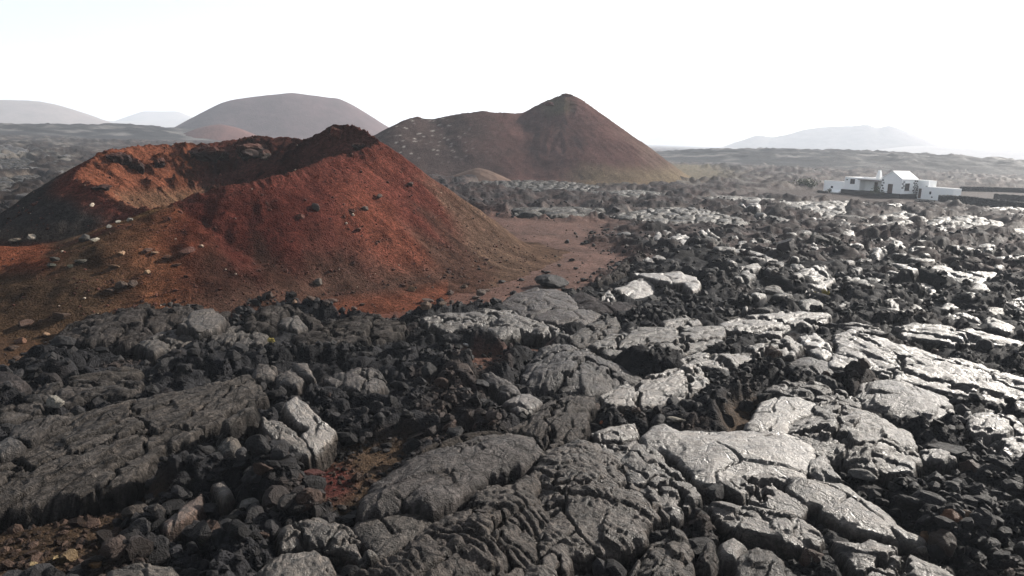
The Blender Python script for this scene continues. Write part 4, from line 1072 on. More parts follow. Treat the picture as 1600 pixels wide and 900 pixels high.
def build_crags():
    H = list(hits([(c[0], c[1]) for c in CRAGS])) + [at_dist(c[0], c[1], c[5]) for c in CONE_CRAGS]
    for i, (c, h) in enumerate(zip(CRAGS + CONE_CRAGS, H)):
        dist = float(np.linalg.norm(h - EYE)); sx = 1.3 * c[2] / F * dist; sz = 1.25 * c[3] / F * dist
        V, Fc = rock_shape(1500 + i, 4, 16, .9)
        V = V + .14 * np.stack([fbm(V[:, 1] * 3 + i, V[:, 2] * 3, 4, i + 700), fbm(V[:, 0] * 3, V[:, 2] * 3 + i, 4, i + 750), fbm(V[:, 0] * 3 + i, V[:, 1] * 3, 4, i + 790)], -1)
        n = fbm(V[:, 0] * 3 + i, V[:, 1] * 3 + V[:, 2] * 2, 3, i)[:, None]
        t = np.array([.06, .019, .013]) if 'red' in c[4] else (np.array([.028, .020, .017]) if 'light' in c[4] else np.array([.020, .0125, .0115]))
        top = sstep(.1, .6, V[:, 2] + .3 * n[:, 0])[:, None] * .5
        col = t * (1 + .5 * n) * (1 - top) + top * np.array([.08, .027, .016])
        me = mesh_np('crag', V * np.array([sx, sx * .8, sz]), Fc, np.clip(col, .005, .8), smooth=False)
        o = link('crag', me, M_ROCK, label=c[4], cat='crag', group='crags along the crater rims', loc=h)
        o.rotation_euler = (0, 0, i * 1.3)
# ------------------------------------------------------------------ hills and far mountains
def crest_of(px, dists, n=50):
    P = np.array([at_dist(a, b, d) for (a, b), d in zip(px, dists)])
    s = np.r_[0, np.cumsum(np.linalg.norm(np.diff(P, axis=0), axis=1))]
    t = np.linspace(0, s[-1], n)
    return np.stack([np.interp(t, s, P[:, i]) for i in range(3)], 1)

def hill(name, px, dist, slope, col, label, round_=4.0, rough=.0, cell=None, foot=None, paint=None, mat=None, soft=.03):
    dists = dist if isinstance(dist, (list, tuple)) else [dist] * len(px)
    cr = crest_of(px, dists)
    d0 = float(np.mean(dists)); cell = cell or .0022 * d0
    rmax = cr[:, 2].max() / slope * 1.25 + 4 * cell
    x0, y0 = cr[:, :2].min(0) - rmax; x1, y1 = cr[:, :2].max(0) + rmax
    gx = np.arange(x0, x1, cell); gy = np.arange(y0, y1, cell)
    X, Y = np.meshgrid(gx, gy); x = X.ravel(); y = Y.ravel()
    ht = cr[:, 2].max(); T = soft * ht
    acc = np.zeros(x.shape)
    for a in cr:
        d = np.hypot(x - a[0], y - a[1])
        acc += np.exp(np.clip((a[2] - slope * (np.sqrt(d * d + round_ ** 2) - round_)) / T, -300, 300))
    z = T * (np.log(acc + 1e-280) - 1.6)
    ft = foot or ht * .10
    z = np.where(z < ft, ft - ft * (1 - np.exp((np.minimum(z, ft) - ft) / ft)) * 1.2, z)
    sc = ht / slope
    z = z + rough * ht * (.5 * ridged(x / (sc * .22), y / (sc * .22), 4, len(name)) + .4 * fbm(x / (sc * .6), y / (sc * .6), 3, 7)) * sstep(-.1, .4, z / ht)
    n = fbm(x / (sc * .3), y / (sc * .3), 4, 5)[:, None]
    c = np.array(col)[None, :] * (1 + .28 * n)
    if paint is not None: c, z = paint(x, y, z, c)
    Q = grid_faces(len(gy), len(gx))
    Q = Q[(z > -ft * .18 - .05)[Q].all(1)]
    V, Q, c = compact(np.c_[x, y, z], Q, c)
    me = mesh_np(name, V, Q, np.clip(c, .01, .9))
    link(name, me, mat or M_FAR, kind='structure', label=label)

def paint_cone2(x, y, z, c):
    px, py = to_pixel(np.stack([x, y, z], -1))
    n = fbm(x / 7, y / 7, 4, 501)[:, None]; n2 = fbm(x / 1.6, y / 1.6, 3, 502)[:, None]
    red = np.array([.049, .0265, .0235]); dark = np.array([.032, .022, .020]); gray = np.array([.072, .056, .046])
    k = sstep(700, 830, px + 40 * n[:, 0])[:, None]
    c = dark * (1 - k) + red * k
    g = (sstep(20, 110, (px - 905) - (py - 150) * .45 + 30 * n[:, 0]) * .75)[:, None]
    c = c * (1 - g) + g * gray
    ol = (sstep(30, 8, np.hypot((px - 868) * .8, (py - 168) * 1.5)) * .8)[:, None]
    c = c * (1 - ol) + ol * np.array([.05, .043, .026])
    yl = (sstep(5.5, 2.0, z + 1.2 * n[:, 0]) * sstep(860, 930, px))[:, None] * .6
    c = c * (1 - yl) + yl * np.array([.095, .078, .05])
    sp = (sstep(.52, .66, fbm(x / 1.0, y / 1.0, 2, 503)) * sstep(800, 640, px) * sstep(262, 235, py))[:, None]
    c = c * (1 - sp) + sp * np.array([.17, .16, .145])
    c = c * (1 + .3 * n + .22 * n2) * 1.22
    z = z + .45 * ridged(x / 3, y / 3, 3, 504) * sstep(13, 20, z) + .3 * ridged(np.arctan2(y - 212, x - 8) * 30 / 1.6, np.hypot(y - 212, x - 8) / 12, 3, 507) * sstep(3, 8, z) + .10 * fbm(x / 1.2, y / 1.2, 3, 505) + .35 * fbm(x / 8, y / 8, 3, 506)
    return c, z

def build_hills():
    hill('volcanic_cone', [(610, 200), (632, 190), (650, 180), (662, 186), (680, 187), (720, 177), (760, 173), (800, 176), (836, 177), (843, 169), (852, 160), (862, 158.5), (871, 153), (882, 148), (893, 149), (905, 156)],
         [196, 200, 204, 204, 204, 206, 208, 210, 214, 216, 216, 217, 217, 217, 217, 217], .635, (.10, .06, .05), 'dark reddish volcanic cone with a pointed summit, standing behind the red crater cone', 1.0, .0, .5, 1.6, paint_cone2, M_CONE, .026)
    hill('cinder_mound', [(738, 268), (748, 263), (757, 266)], 178, .42, (.06, .036, .026), 'low brown cinder mound at the foot of the dark volcanic cone', 1.2, .04, .3, .5)
    hill('hill', [(352, 161), (368, 155), (405, 150), (456, 144.5), (500, 150), (519, 153), (523, 152), (545, 164)], 900, .60, (.060, .036, .038), 'broad rounded purple brown hill behind the red crater cone', 7, .012, soft=.02)
    hill('hill', [(326, 199), (343, 195), (362, 199)], 620, .46, (.072, .033, .029), 'small red hill in front of the broad purple brown hill', 8, .01)
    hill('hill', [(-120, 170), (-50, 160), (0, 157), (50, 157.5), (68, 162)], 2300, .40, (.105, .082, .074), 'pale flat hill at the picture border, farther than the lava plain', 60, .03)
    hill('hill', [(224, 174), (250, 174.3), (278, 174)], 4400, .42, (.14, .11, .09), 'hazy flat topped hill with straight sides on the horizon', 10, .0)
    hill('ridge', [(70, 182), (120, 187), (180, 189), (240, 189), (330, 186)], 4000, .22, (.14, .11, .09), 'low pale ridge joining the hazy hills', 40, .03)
    def plain(x, y, z, c):
        n2 = fbm(x / 9, y / 9, 4, 511)[:, None]
        k = sstep(.1, .5, fbm(x / 22, y / 22, 4, 512))[:, None]
        z = z + (3.2 * ridged(x / 30, y / 30, 4, 513) + 1.2 * ridged(x / 9, y / 9, 3, 514)) * sstep(.5, 4, z)
        return (np.array([.020, .0195, .020]) * (1 - k) + k * np.array([.085, .081, .078])) * (1 + .5 * n2), z
    hill('lava_ridge', [(-160, 205), (-60, 200), (0, 203), (38, 199), (80, 201), (130, 203), (160, 200), (200, 200), (222, 202), (262, 204), (300, 206)], [640, 640, 640, 640, 640, 650, 660, 670, 680, 690, 700], .07, (.04, .04, .04),
         'dark rough lava ridge closing the plain below the pale hills', 20, .0, 3.0, .8, plain, M_GROUND)
    hill('lava_ridge', [(1130, 246), (1200, 240), (1240, 238), (1300, 240), (1390, 243), (1450, 247), (1520, 251), (1560, 255), (1640, 259)], [560, 560, 560, 560, 560, 560, 560, 580, 600], .06, (.05, .045, .04),
         'long low lava ridge on the plain behind the white house', 14, .0, 2.6, .8, plain, M_GROUND)
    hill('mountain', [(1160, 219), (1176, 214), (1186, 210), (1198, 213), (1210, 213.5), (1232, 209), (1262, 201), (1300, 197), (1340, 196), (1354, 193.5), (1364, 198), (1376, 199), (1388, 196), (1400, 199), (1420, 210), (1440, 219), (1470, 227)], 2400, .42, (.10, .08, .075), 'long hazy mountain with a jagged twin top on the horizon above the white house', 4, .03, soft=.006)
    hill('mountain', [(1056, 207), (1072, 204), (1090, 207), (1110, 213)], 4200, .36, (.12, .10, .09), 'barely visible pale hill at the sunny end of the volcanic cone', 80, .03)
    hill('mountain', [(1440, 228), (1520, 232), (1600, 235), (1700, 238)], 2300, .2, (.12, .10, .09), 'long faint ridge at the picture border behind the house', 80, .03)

# ------------------------------------------------------------------ the white house
M_WHITE = plain_mat('lime_plaster', (.88, .88, .87), .85, .05, 1.0, .06)
M_WOOD = plain_mat('brown_wood', (.075, .045, .035), .6, .25, 3, .15)
M_STONE = plain_mat('black_stone', (.035, .033, .033), .8, .4, 2, .6)
M_GLASS = plain_mat('dark_pane', (.02, .022, .026), .12, .1, 2, .0)
M_LEAF = plain_mat('leaf', (.055, .065, .028), .6, .4, 2, .1)
M_TWIG = plain_mat('twig', (.08, .06, .04), .9, .3, 2, .1)
M_SAND = plain_mat('sand_strip', (.34, .25, .15), .95, .15, 1, .3)

_b27 = math.atan((1406 - 800) / F)
HD = math.radians(32)
_p = np.array([math.cos(_b27), -math.sin(_b27)]); _d = np.array([math.sin(_b27), math.cos(_b27)])
E1 = -_p * math.cos(HD) + _d * math.sin(HD)          # along the front, away to the left
E2 = _p * math.sin(HD) + _d * math.cos(HD)           # along the gable block, away to the right
HO = unproject([(1406, 309.5)], 0.1)[0]
HK = float((HO - EYE) @ fw0) / F                     # metres per photo pixel of height at the house
def solve_px(px, t, along=True, z=2.0):
    """position along E1 (or E2) at which a point shows in the photo column px"""
    lo, hi = -40.0, 40.0
    sg = -1 if along else 1
    for _ in range(50):
        m = (lo + hi) / 2
        q = HO[:2] + (E1 * m + E2 * t if along else E1 * t + E2 * m)
        if sg * (float(to_pixel(np.array([q[0], q[1], z]))[0]) - px) < 0: lo = m
        else: hi = m
    return (lo + hi) / 2

def hmesh(boxes):
    """boxes and prisms in house coordinates (s along E1, t along E2, z)"""
    V, Fc = [], []
    for b in boxes:
        n = len(V)
        if len(b) == 6:
            s0, s1, t0, t1, z0, z1 = b
            q = [(s0, t0, z0), (s1, t0, z0), (s1, t1, z0), (s0, t1, z0), (s0, t0, z1), (s1, t0, z1), (s1, t1, z1), (s0, t1, z1)]
            fs = [(0, 3, 2, 1), (4, 5, 6, 7), (0, 1, 5, 4), (1, 2, 6, 5), (2, 3, 7, 6), (3, 0, 4, 7)]
        else:
            q, fs = b
        V += [tuple(HO[:2] + E1 * s + E2 * t) + (z,) for s, t, z in q]
        Fc += [tuple(i + n for i in f) for f in fs]
    return V, Fc

def hobj(name, boxes, mat, parent, bevel=.02, label=None):
    V, Fc = hmesh(boxes)
    bm = bmesh.new()
    vs = [bm.verts.new(Vector(v) - Vector((HO[0], HO[1], 0))) for v in V]
    for f in Fc: bm.faces.new([vs[i] for i in f])
    bmesh.ops.recalc_face_normals(bm, faces=bm.faces)
    if bevel: bmesh.ops.bevel(bm, geom=list(bm.edges), offset=bevel, segments=1, affect='EDGES')
    me = bpy.data.meshes.new(name); bm.to_mesh(me); bm.free()
    return link(name, me, mat, parent, label=label)

def wall_holes(s0, s1, z0, z1, holes, t0, t1, axis='s'):
    """a wall as boxes leaving openings; holes = (a0, a1, b0, b1); axis s: runs along E1, axis t: along E2"""
    xs = sorted({s0, s1, *[h[0] for h in holes], *[h[1] for h in holes]})
    out = []
    for a, b in zip(xs[:-1], xs[1:]):
        m = (a + b) / 2
        cuts = sorted((h[2], h[3]) for h in holes if h[0] < m < h[1])
        z = z0
        for c0, c1 in cuts:
            if c0 > z: out.append((a, b, z, c0))
            z = c1
        if z < z1: out.append((a, b, z, z1))
    if axis == 's': return [(a, b, t0, t1, c, d) for a, b, c, d in out]
    return [(t0, t1, a, b, c, d) for a, b, c, d in out]

def build_house():
    root = bpy.data.objects.new('white_house', None); C.objects.link(root)
    root.location = (HO[0], HO[1], 0)
    tag(root, 'white house with a gabled middle block and stepped wings on the dark plain', 'house')
    m = HK
    # metres derived from photo pixels: a along the front (foreshortened), b along the block
    ca, sa = math.cos(HD), math.sin(HD)
    A = lambda px, t=0.0: solve_px(px, t)      # front position from its photo column
    B = lambda px: solve_px(px, 0.0, False)
    PL = 7.0 * m                                # plinth
    g1 = A(1376.5); e = 4.2; ap = 5.85; dep = B(1432.5)
    mid = g1 / 2
    th = .3
    # gable block
    door = (A(1394.5), A(1386.5), PL, PL + 2.05)
    hobj('wall', wall_holes(0, g1, PL, e, [door], 0, th), M_WHITE, root, 0, 'gable front')
    hobj('gable', [([(0, 0, e), (g1, 0, e), (mid, 0, ap - .05), (0, th, e), (g1, th, e), (mid, th, ap - .05)],
                    [(0, 1, 2), (5, 4, 3), (0, 3, 4, 1), (1, 4, 5, 2), (2, 5, 3, 0)])], M_WHITE, root, 0)
    win = (B(1413.2), B(1421), PL + .75, PL + 2.35)
    hobj('wall', wall_holes(th, dep, PL, e, [win], 0, th, 't'), M_WHITE, root, 0, 'sunless side wall')
    hobj('wall', [(th, g1, dep - th, dep, PL, e), (g1 - th, g1, th, dep - th, PL, e)], M_WHITE, root, 0)
    k = .12
    hobj('roof', [([(-.12, -.08, e - .02), (mid, -.08, ap), (mid, dep + .1, ap), (-.12, dep + .1, e - .02), (-.12, -.08, e + k), (mid, -.08, ap + k + .05), (mid, dep + .1, ap + k + .05), (-.12, dep + .1, e + k)],
                   [(0, 1, 2, 3), (7, 6, 5, 4), (0, 4, 5, 1), (1, 5, 6, 2), (2, 6, 7, 3), (3, 7, 4, 0)])], M_WHITE, root, 0, 'sunlit roof slope')
    hobj('roof', [([(g1 + .12, -.08, e - .02), (mid + .003, -.08, ap), (mid + .003, dep + .1, ap), (g1 + .12, dep + .1, e - .02), (g1 + .12, -.08, e + k), (mid + .003, -.08, ap + k + .05), (mid + .003, dep + .1, ap + k + .05), (g1 + .12, dep + .1, e + k)],
                   [(3, 2, 1, 0), (4, 5, 6, 7), (1, 5, 4, 0), (2, 6, 5, 1), (3, 7, 6, 2), (0, 4, 7, 3)])], M_WHITE, root, 0)
    d_ = hobj('door', [(door[0] + .002, door[1] - .002, .12, .18, PL + .002, PL + 2.04)], M_WOOD, root, 0)
    hobj('panel', [(door[0] + .12 + i * .62, door[0] + .62 + i * .62, .08, .118, PL + a, PL + b) for i in range(2) for a, b in ((.15, .9), (1.05, 1.9))], M_WOOD, d_, .01)
    f_ = hobj('window', [(.13, .17, win[0] + .002, win[1] - .002, win[2] + .002, win[3] - .002)], M_GLASS, root, 0)
    ww = win[1] - win[0]
    hobj('frame', [(.08, .128, win[0] + .003 + a * ww, win[0] + .003 + a * ww + .09, win[2] + .003, win[3] - .003) for a in (0, .47, .93)] + [(.075, .127, win[0] + .004, win[1] - .004, z, z + .09) for z in (win[2] + .004, win[2] + .75, win[3] - .1)], M_WOOD, f_, 0)
    hobj('sill', [(-.06, .075, win[0] - .08, win[1] + .08, win[2] - .1, win[2] - .003)], M_STONE, f_, 0)
    # left wing with a recessed porch
    l1 = A(1317.5); lt = 3.95
    w1 = (A(1333.5), A(1326), PL + 1.35, PL + 2.55)
    p0, p1 = A(1375.5), A(1341.5)
    hobj('wall', wall_holes(g1 + .003, l1, PL, lt, [w1, (p0, p1, PL - .002, PL + 2.5)], .35, .65), M_WHITE, root, 0, 'wing front')
    hobj('wall', [(l1 - th, l1, .652, 7.5, PL, lt), (g1 + .003, l1 - th - .002, 7.2, 7.5, PL, lt)], M_WHITE, root, 0)
    hobj('flat_roof', [(g1 + .14, l1 - th - .003, .655, 7.197, lt - .5, lt - .35)], M_WHITE, root, 0)
    hobj('parapet', [(A(1372), A(1350), 2.2, 5.5, lt - .349, lt + .22)], M_WHITE, root, .03, 'raised roof edge')
    pw = (A(1361.5), A(1356), PL, PL + 2.15)
    hobj('porch_wall', wall_holes(p0, p1, PL, PL + 2.5, [pw], 2.3, 2.5) + [(p0 - .2, p0, .652, 2.5, PL, PL + 2.5), (p1, p1 + .2, .652, 2.5, PL, PL + 2.5)], M_WHITE, root, 0)
    hobj('porch_canopy', [(p0 + .01, p1 + .12, -.55, 2.29, PL + 2.51, PL + 2.64)], M_WOOD, root, .01)
    hobj('beam', [(p0 + .1 + i * (p1 - p0 - .2) / 7, p0 + .2 + i * (p1 - p0 - .2) / 7, -.5, .33, PL + 2.62, PL + 2.57) for i in range(8)], M_WOOD, root, 0)
    d2 = hobj('door', [(pw[0] + .002, pw[1] - .002, 2.36, 2.44, PL + .002, PL + 2.14)], M_WOOD, root, 0)
    hobj('panel', [(pw[0] + .1, pw[1] - .1, 2.32, 2.358, PL + a, PL + b) for a, b in ((.15, .95), (1.1, 2.0))], M_WOOD, d2, .01)
    f2 = hobj('window', [(w1[0] + .002, w1[1] - .002, .46, .5, w1[2] + .002, w1[3] - .002)], M_GLASS, root, 0)
    wl = w1[1] - w1[0]
    hobj('frame', [(w1[0] + .003 + a * wl, w1[0] + .003 + a * wl + .09, .41, .458, w1[2] + .003, w1[3] - .003) for a in (0, .47, .92)] + [(w1[0] + .004, w1[1] - .004, .405, .457, z, z + .08) for z in (w1[2] + .004, w1[3] - .09)], M_WOOD, f2, 0)
    sp = hobj('roof_spout', [(l1 - .9, l1 - .62, .1, .349, lt - .75, lt - .55)], M_STONE, root, 0)
    # chimney: tapered tower with a small cap
    cs, ct = A(1371.5, 1.6), 1.6
    w0, w2_ = .66, .3
    hobj('chimney', [([(cs - w0, ct - w0, lt - .4), (cs + w0, ct - w0, lt - .4), (cs + w0, ct + w0, lt - .4), (cs - w0, ct + w0, lt - .4), (cs - w2_, ct - w2_, lt + 1.75), (cs + w2_, ct - w2_, lt + 1.75), (cs + w2_, ct + w2_, lt + 1.75), (cs - w2_, ct + w2_, lt + 1.75)],
                      [(0, 3, 2, 1), (4, 5, 6, 7), (0, 1, 5, 4), (1, 2, 6, 5), (2, 3, 7, 6), (3, 0, 4, 7)]), (cs - .26, cs + .26, ct - .26, ct + .26, lt + 1.752, lt + 1.95)], M_WHITE, root, .05)
    # plinth under wing and block
    hobj('plinth', [(-.02, g1 - .001, -.04, dep, -.2, PL - .004), (g1 + .001, l1 + .35, -.2, 7.4, -.2, PL - .005)], M_STONE, root, .03)
    # wing behind the block and the low outer wing
    def A2(px, t): return solve_px(px, t)
    t2 = dep + .01
    r0, r1 = A2(1450, t2), A2(1432.5, t2)
    hobj('wall', [(r0, r1 + 2, t2, t2 + .3, -.2, 4.15), (r0, r0 + .3, t2 + .3, t2 + 3, -.2, 4.15), (r0 + .3, r1 + 2, t2 + 2.7, t2 + 3, -.2, 4.15)], M_WHITE, root, 0, 'rear wing')
    hobj('flat_roof', [(r0 + .303, r1 + 1.9, t2 + .303, t2 + 2.697, 3.6, 3.75)], M_WHITE, root, 0)
    wv = A2(1447, t2)
    v_ = hobj('window', [(wv - .22, wv + .22, t2 - .02, t2 + .02, 2.55, 2.95)], M_GLASS, root, 0)
    t3 = t2 - 1.6
    q0, q1 = A2(1490, t3), A2(1434.5, t3)
    dr = (A2(1440, t3), A2(1434.9, t3), .15, 2.35)
    wa = (A2(1455.5, t3), A2(1452, t3), 1.25, 1.9); wb = (A2(1458.5, t3), A2(1455.6, t3), .5, .78)
    hobj('wall', wall_holes(q0, q1 - .002, -.2, 2.85, [dr, wa, wb], t3, t3 + .3), M_WHITE, root, 0, 'low outer wing')
    hobj('wall', [(q0, q0 + .3, t3 + .302, t3 + 3, -.2, 2.85), (q0 + .302, r0 - .002, t3 + 2.7, t3 + 3, -.2, 2.85)], M_WHITE, root, 0)
    hobj('flat_roof', [(q0 + .303, r0 - .003, t3 + .303, t3 + 2.697, 2.4, 2.55)], M_WHITE, root, 0)
    hobj('door', [(dr[0] + .002, dr[1] - .005, t3 + .14, t3 + .2, .15, 2.34)], M_WOOD, root, 0, 'grey brown side door')
    for q in (wa, wb):
        hobj('window', [(q[0] + .002, q[1] - .002, t3 + .12, t3 + .16, q[2] + .002, q[3] - .002)], M_GLASS, root, 0)
    # low wing at the other end
    n0, n1 = A(1314), A(1283.5)
    dl = (A(1317), A(1313.8), .25, 2.2)
    wl_ = (A(1298), A(1294), .95, 1.45)
    hobj('wall', wall_holes(n0 - .1, n1, -.2, 2.75, [wl_], 1.0, 1.3), M_WHITE, root, 0, 'low far wing')
    hobj('wall', [(n1 - .3, n1, 1.302, 6, -.2, 2.35), (l1 + .002, n1 - .302, 5.7, 6, -.2, 2.35)], M_WHITE, root, 0)
    hobj('flat_roof', [(l1 + .003, n1 - .303, 1.303, 5.697, 1.9, 2.05)], M_WHITE, root, 0)
    hobj('door', [(l1 + .02, n0 - .105, 1.1, 1.16, .2, 2.1)], M_WOOD, root, 0)
    hobj('window', [(wl_[0] + .002, wl_[1] - .002, 1.12, 1.16, wl_[2] + .002, wl_[3] - .002)], M_GLASS, root, 0)
    hobj('ramp', [([(A(1314), -.9, .05), (A(1295), -.9, .05), (A(1292), .95, .05), (A(1314), .95, .05), (A(1314), -.9, .15), (A(1297), -.9, .15), (A(1290), .95, .6), (A(1314), .95, .75)],
                   [(0, 3, 2, 1), (4, 5, 6, 7), (0, 1, 5, 4), (1, 2, 6, 5), (2, 3, 7, 6), (3, 0, 4, 7)])], M_WHITE, root, 0, 'white ramp')
    # dark stones set in the corners
    rng = random.Random(4)
    cols = []
    for i in range(7):                                         # free end of the side wall: three staggered columns
        z = PL + .1 + i * .43
        for j in range(2): cols.append(('t', dep - .45 - j * .8 - (.38 if i % 2 else 0), .4, z + .03 * j))
    for i in range(5): cols.append(('s', g1 - .5 - (.22 if i % 2 else 0), .46, PL + .25 + i * .6))
    for i in range(4): cols.append(('t', .12 + (.42 if i % 2 else 0), .42, PL + 1.2 + i * .44))
    for i in range(7): cols.append(('q', 0, 0, .1 + i * .4))
    for ax, a, w_, z in cols:
        hgt = rng.uniform(.25, .33); w_ *= rng.uniform(.9, 1.15)
        if ax == 's': hobj('corner_stone', [(a, a + w_, -.05, .1, z, z + hgt)], M_STONE, root, .02)
        elif ax == 't': hobj('corner_stone', [(-.05, .1, a, a + w_ * 1.4, z, z + hgt)], M_STONE, root, .02)
        else: hobj('corner_stone', [(q1 + (.05 if int(z * 10) % 2 else .35), q1 + .35 + (.05 if int(z * 10) % 2 else .3), t3 - .06, t3 + .1, z, z + hgt)], M_STONE, root, .02)

def stone_wall(label, px, h, th, base=0.0, top=None):
    """dry stone wall: rough heap along a line on the ground"""
    P = unproject(px, base)
    org = P.mean(0)
    rng = np.random.default_rng(int(P[0, 0] * 10) % 1000)
    root = bpy.data.objects.new('stone_wall', None); C.objects.link(root); root.location = org
    tag(root, label, 'stone wall', 'dry stone walls by the house')
    V0s = [rock_shape(60 + i, 1, 7, .8) for i in range(8)]
    Vs, Fs, off = [], [], 0
    for a, b in zip(P[:-1], P[1:]):
        L = np.linalg.norm(b - a); dirv = (b - a) / L; nrm = np.array([-dirv[1], dirv[0], 0])
        for _ in range(int(L * h / .055)):
            V0, F0 = V0s[rng.integers(8)]
            u = rng.uniform(0, L); zz = rng.uniform(-.05, h - .12); k = rng.uniform(.17, .32)
            side = rng.choice((-1, 1)) * (th / 2 - .08) if rng.uniform() < .75 else rng.uniform(-th / 2, th / 2)
            if rng.uniform() < .25: zz = h - .15
            R = rotz(np.array([rng.uniform(0, 6.28)]))[0]
            V = (V0 @ R.T) * k + a + dirv * u + nrm * side + np.array([0, 0, zz]) - org
            Vs.append(V); Fs.append(F0 + off); off += len(V0)
    me = mesh_np('wall_stones', np.vstack(Vs), np.vstack(Fs), smooth=False)
    link('wall_stones', me, M_STONE, root, kind='stuff')
    core = bmesh.new()
    for a, b in zip(P[:-1], P[1:]):
        dirv = (b - a) / np.linalg.norm(b - a); nrm = np.array([-dirv[1], dirv[0], 0]) * (th / 2 - .12)
        q = [core.verts.new(Vector(v - org)) for v in (a + nrm, b + nrm, b - nrm, a - nrm)]
        q2 = [core.verts.new(v.co + Vector((0, 0, h - .15))) for v in q]
        core.faces.new(q2)
        for i in range(4): core.faces.new((q[i], q[(i + 1) % 4], q2[(i + 1) % 4], q2[i]))
    me = bpy.data.meshes.new('wall_core'); core.to_mesh(me); core.free()
    link('wall_core', me, M_STONE, root)

def shrub(label, px, w_, h, seed, n=420, leaf=.16, z=0.05, y_off=0.0, col=None):
    base = unproject([px], z)[0]
    base[:2] += y_off * base[:2] / np.linalg.norm(base[:2])
    root = bpy.data.objects.new('shrub', None); C.objects.link(root); root.location = base
    tag(root, label, 'shrub', 'shrubs around the house')
    rng = np.random.default_rng(seed)
    nb = max(5, int(w_ * 4))
    tips = np.c_[rng.normal(0, .36, nb) * w_, rng.normal(0, .3, nb) * w_ * .6, h * rng.uniform(.45, 1.0, nb)]
    tips[:, 2] *= np.clip(1.1 - (np.abs(tips[:, 0]) / w_) ** 2 * 1.2, .35, 1)
    tv, tf, lv, lf = [], [], [], []
    for t in tips:
        b0 = np.array([t[0] * .45, t[1] * .45, 0]); r = .035
        m = len(tv)
        for q, rr in ((b0, r), (t, r * .4)):
            for a in range(3): tv.append(q + rr * np.array([math.cos(a * 2.09), math.sin(a * 2.09), 0]))
        tf += [(m + i, m + (i + 1) % 3, m + 3 + (i + 1) % 3, m + 3 + i) for i in range(3)]
        for _ in range(n // nb):
            c = b0 + (t - b0) * rng.uniform(.25, 1.05) + rng.normal(0, .16 * h, 3) * np.array([1.3, 1.1, .7])
            c[2] = max(c[2], .05)
            a = rng.normal(0, 1, 3); a /= np.linalg.norm(a); b = np.cross(a, rng.normal(0, 1, 3)); b /= np.linalg.norm(b)
            s = leaf * rng.uniform(.6, 1.3); m2 = len(lv)
            lv += [c - a * s, c + b * s * .5, c + a * s, c - b * s * .5]
            lf.append((m2, m2 + 1, m2 + 2, m2 + 3))
    link('foliage', mesh_np('foliage', lv, lf, smooth=False), col or M_LEAF, root, kind='stuff')
    link('stem', mesh_np('stem', tv, tf), M_TWIG, root)

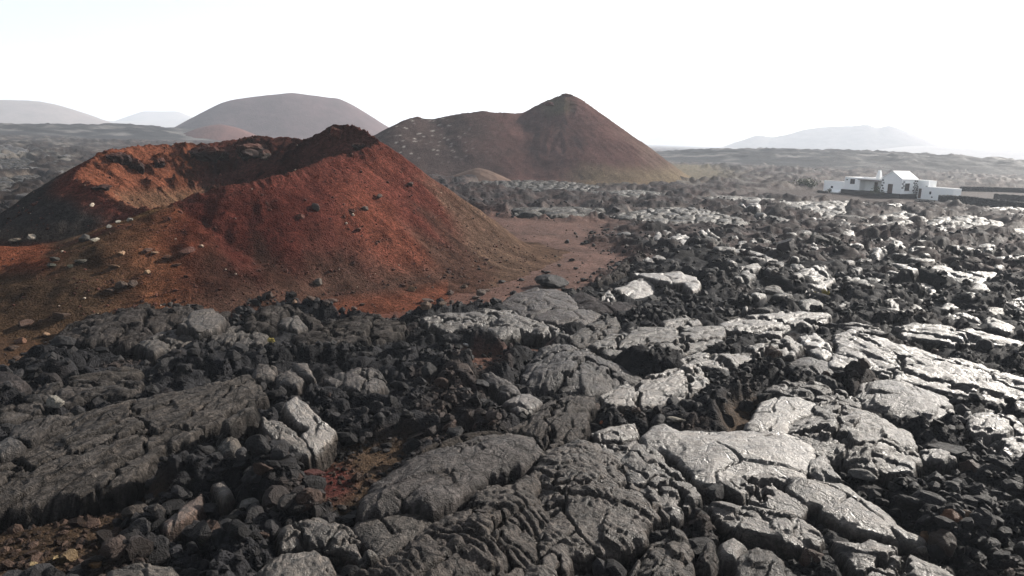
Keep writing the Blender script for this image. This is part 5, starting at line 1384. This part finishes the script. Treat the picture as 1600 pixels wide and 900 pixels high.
def build_yard():
    stone_wall('black dry stone wall running from the low outer wing to the picture border', [(1466, 318), (1500, 318.5), (1560, 326), (1640, 336)], 1.75, .7)
    stone_wall('black dry stone wall farther from the house, above the sandy strip', [(1552, 312), (1600, 315.5), (1650, 319)], 1.5, .7)
    stone_wall('low dark stone wall behind the house enclosure on the plain', [(1500, 299), (1560, 300), (1660, 304)], 1.4, .8)
    stone_wall('low heap of grey stones in front of the side door', [(1431, 316), (1446, 315.5), (1462, 317.5)], .55, .9)
    stone_wall('low heap of dark stones beside the white ramp', [(1278, 301.5), (1294, 302.5)], .7, 1.0)
    sv_ = unproject([(1500, 311.5), (1556, 317.5), (1553, 313), (1498, 307)], .06)
    me = mesh_np('sandy_strip', np.vstack([sv_ + np.array([0, 0, .03])]), [(0, 1, 2, 3)])
    link('sandy_strip', me, M_SAND, kind='structure')
    s = 1.0
    shrub('wide olive bush behind the white ramp side of the house', (1258, 296), 5.2, 2.6, 1, 1500, .2, y_off=2)
    shrub('low olive bush next to the wide olive bush, toward the volcanic cone', (1226, 295), 3.2, 1.5, 2, 700, .2, y_off=3)
    shrub('dark bush in the porch by the gable front', (1371, 303), 1.5, 1.6, 3, 500, .14, z=.95, y_off=1.5)
    shrub('dark bush in front of the low outer wing', (1486, 310), 1.1, 1.7, 4, 420, .14, y_off=-1)
    shrub('tiny dark bush at the low far wing', (1296, 300), .8, .9, 5, 240, .12, y_off=-.5)
    shrub('yellow green tuft of succulents in the dark rubble of the far flow', (1286, 461), .55, .35, 6, 260, .07, z=.7, col=M_TUFT)
    shrub('yellow tuft of dry plants below the folded grey tongue', (425, 535), .32, .25, 7, 200, .05, z=.55, col=M_TUFT)
    # two pale boulders beyond the yard
    for i, (px, py, r, lab) in enumerate(((1226, 293.5, 9, 'white rock slab shining beyond the yard'), (1257, 295, 2.5, 'small white stone in front of the wide olive bush'))):
        h = unproject([(px, py)], .1)[0]; sz = r / F * np.linalg.norm(h - EYE)
        o = link('boulder', rock_mesh('b', i, (.55, .53, .48)), M_ROCK, label=lab, cat='boulder', group='boulders and stones on soil, cone and flow', loc=(h[0], h[1], .25))
        o.scale = (sz, sz * .6, max(.35, sz * .35))

M_TUFT = plain_mat('dry_tuft', (.20, .16, .035), .8, .4, 3, .1)

# ------------------------------------------------------------------ haze
def build_haze():
    bm = bmesh.new(); bmesh.ops.create_cube(bm, size=1)
    me = bpy.data.meshes.new('haze'); bm.to_mesh(me); bm.free()
    m = bpy.data.materials.new('haze'); m.use_nodes = True
    nt = m.node_tree; nt.nodes.remove(nt.nodes['Principled BSDF'])
    v = nt.nodes.new('ShaderNodeVolumePrincipled')
    v.inputs['Color'].default_value = (.80, .88, 1, 1)
    v.inputs['Density'].default_value = HAZE
    v.inputs['Anisotropy'].default_value = .2
    nt.links.new(v.outputs[0], nt.nodes['Material Output'].inputs['Volume'])
    o = link('haze', me, m, kind='stuff')
    o.scale = (26000, 14000, 290); o.location = (0, 5500, 290 / 2 - 8)

HAZE = .00027
build_ground()
build_cone()
for k, s in enumerate(SLAB): build_slab(s, k)
build_rubble()
build_boulders()
build_placed(); build_crags()
build_hills()
build_house(); build_yard()
build_haze()
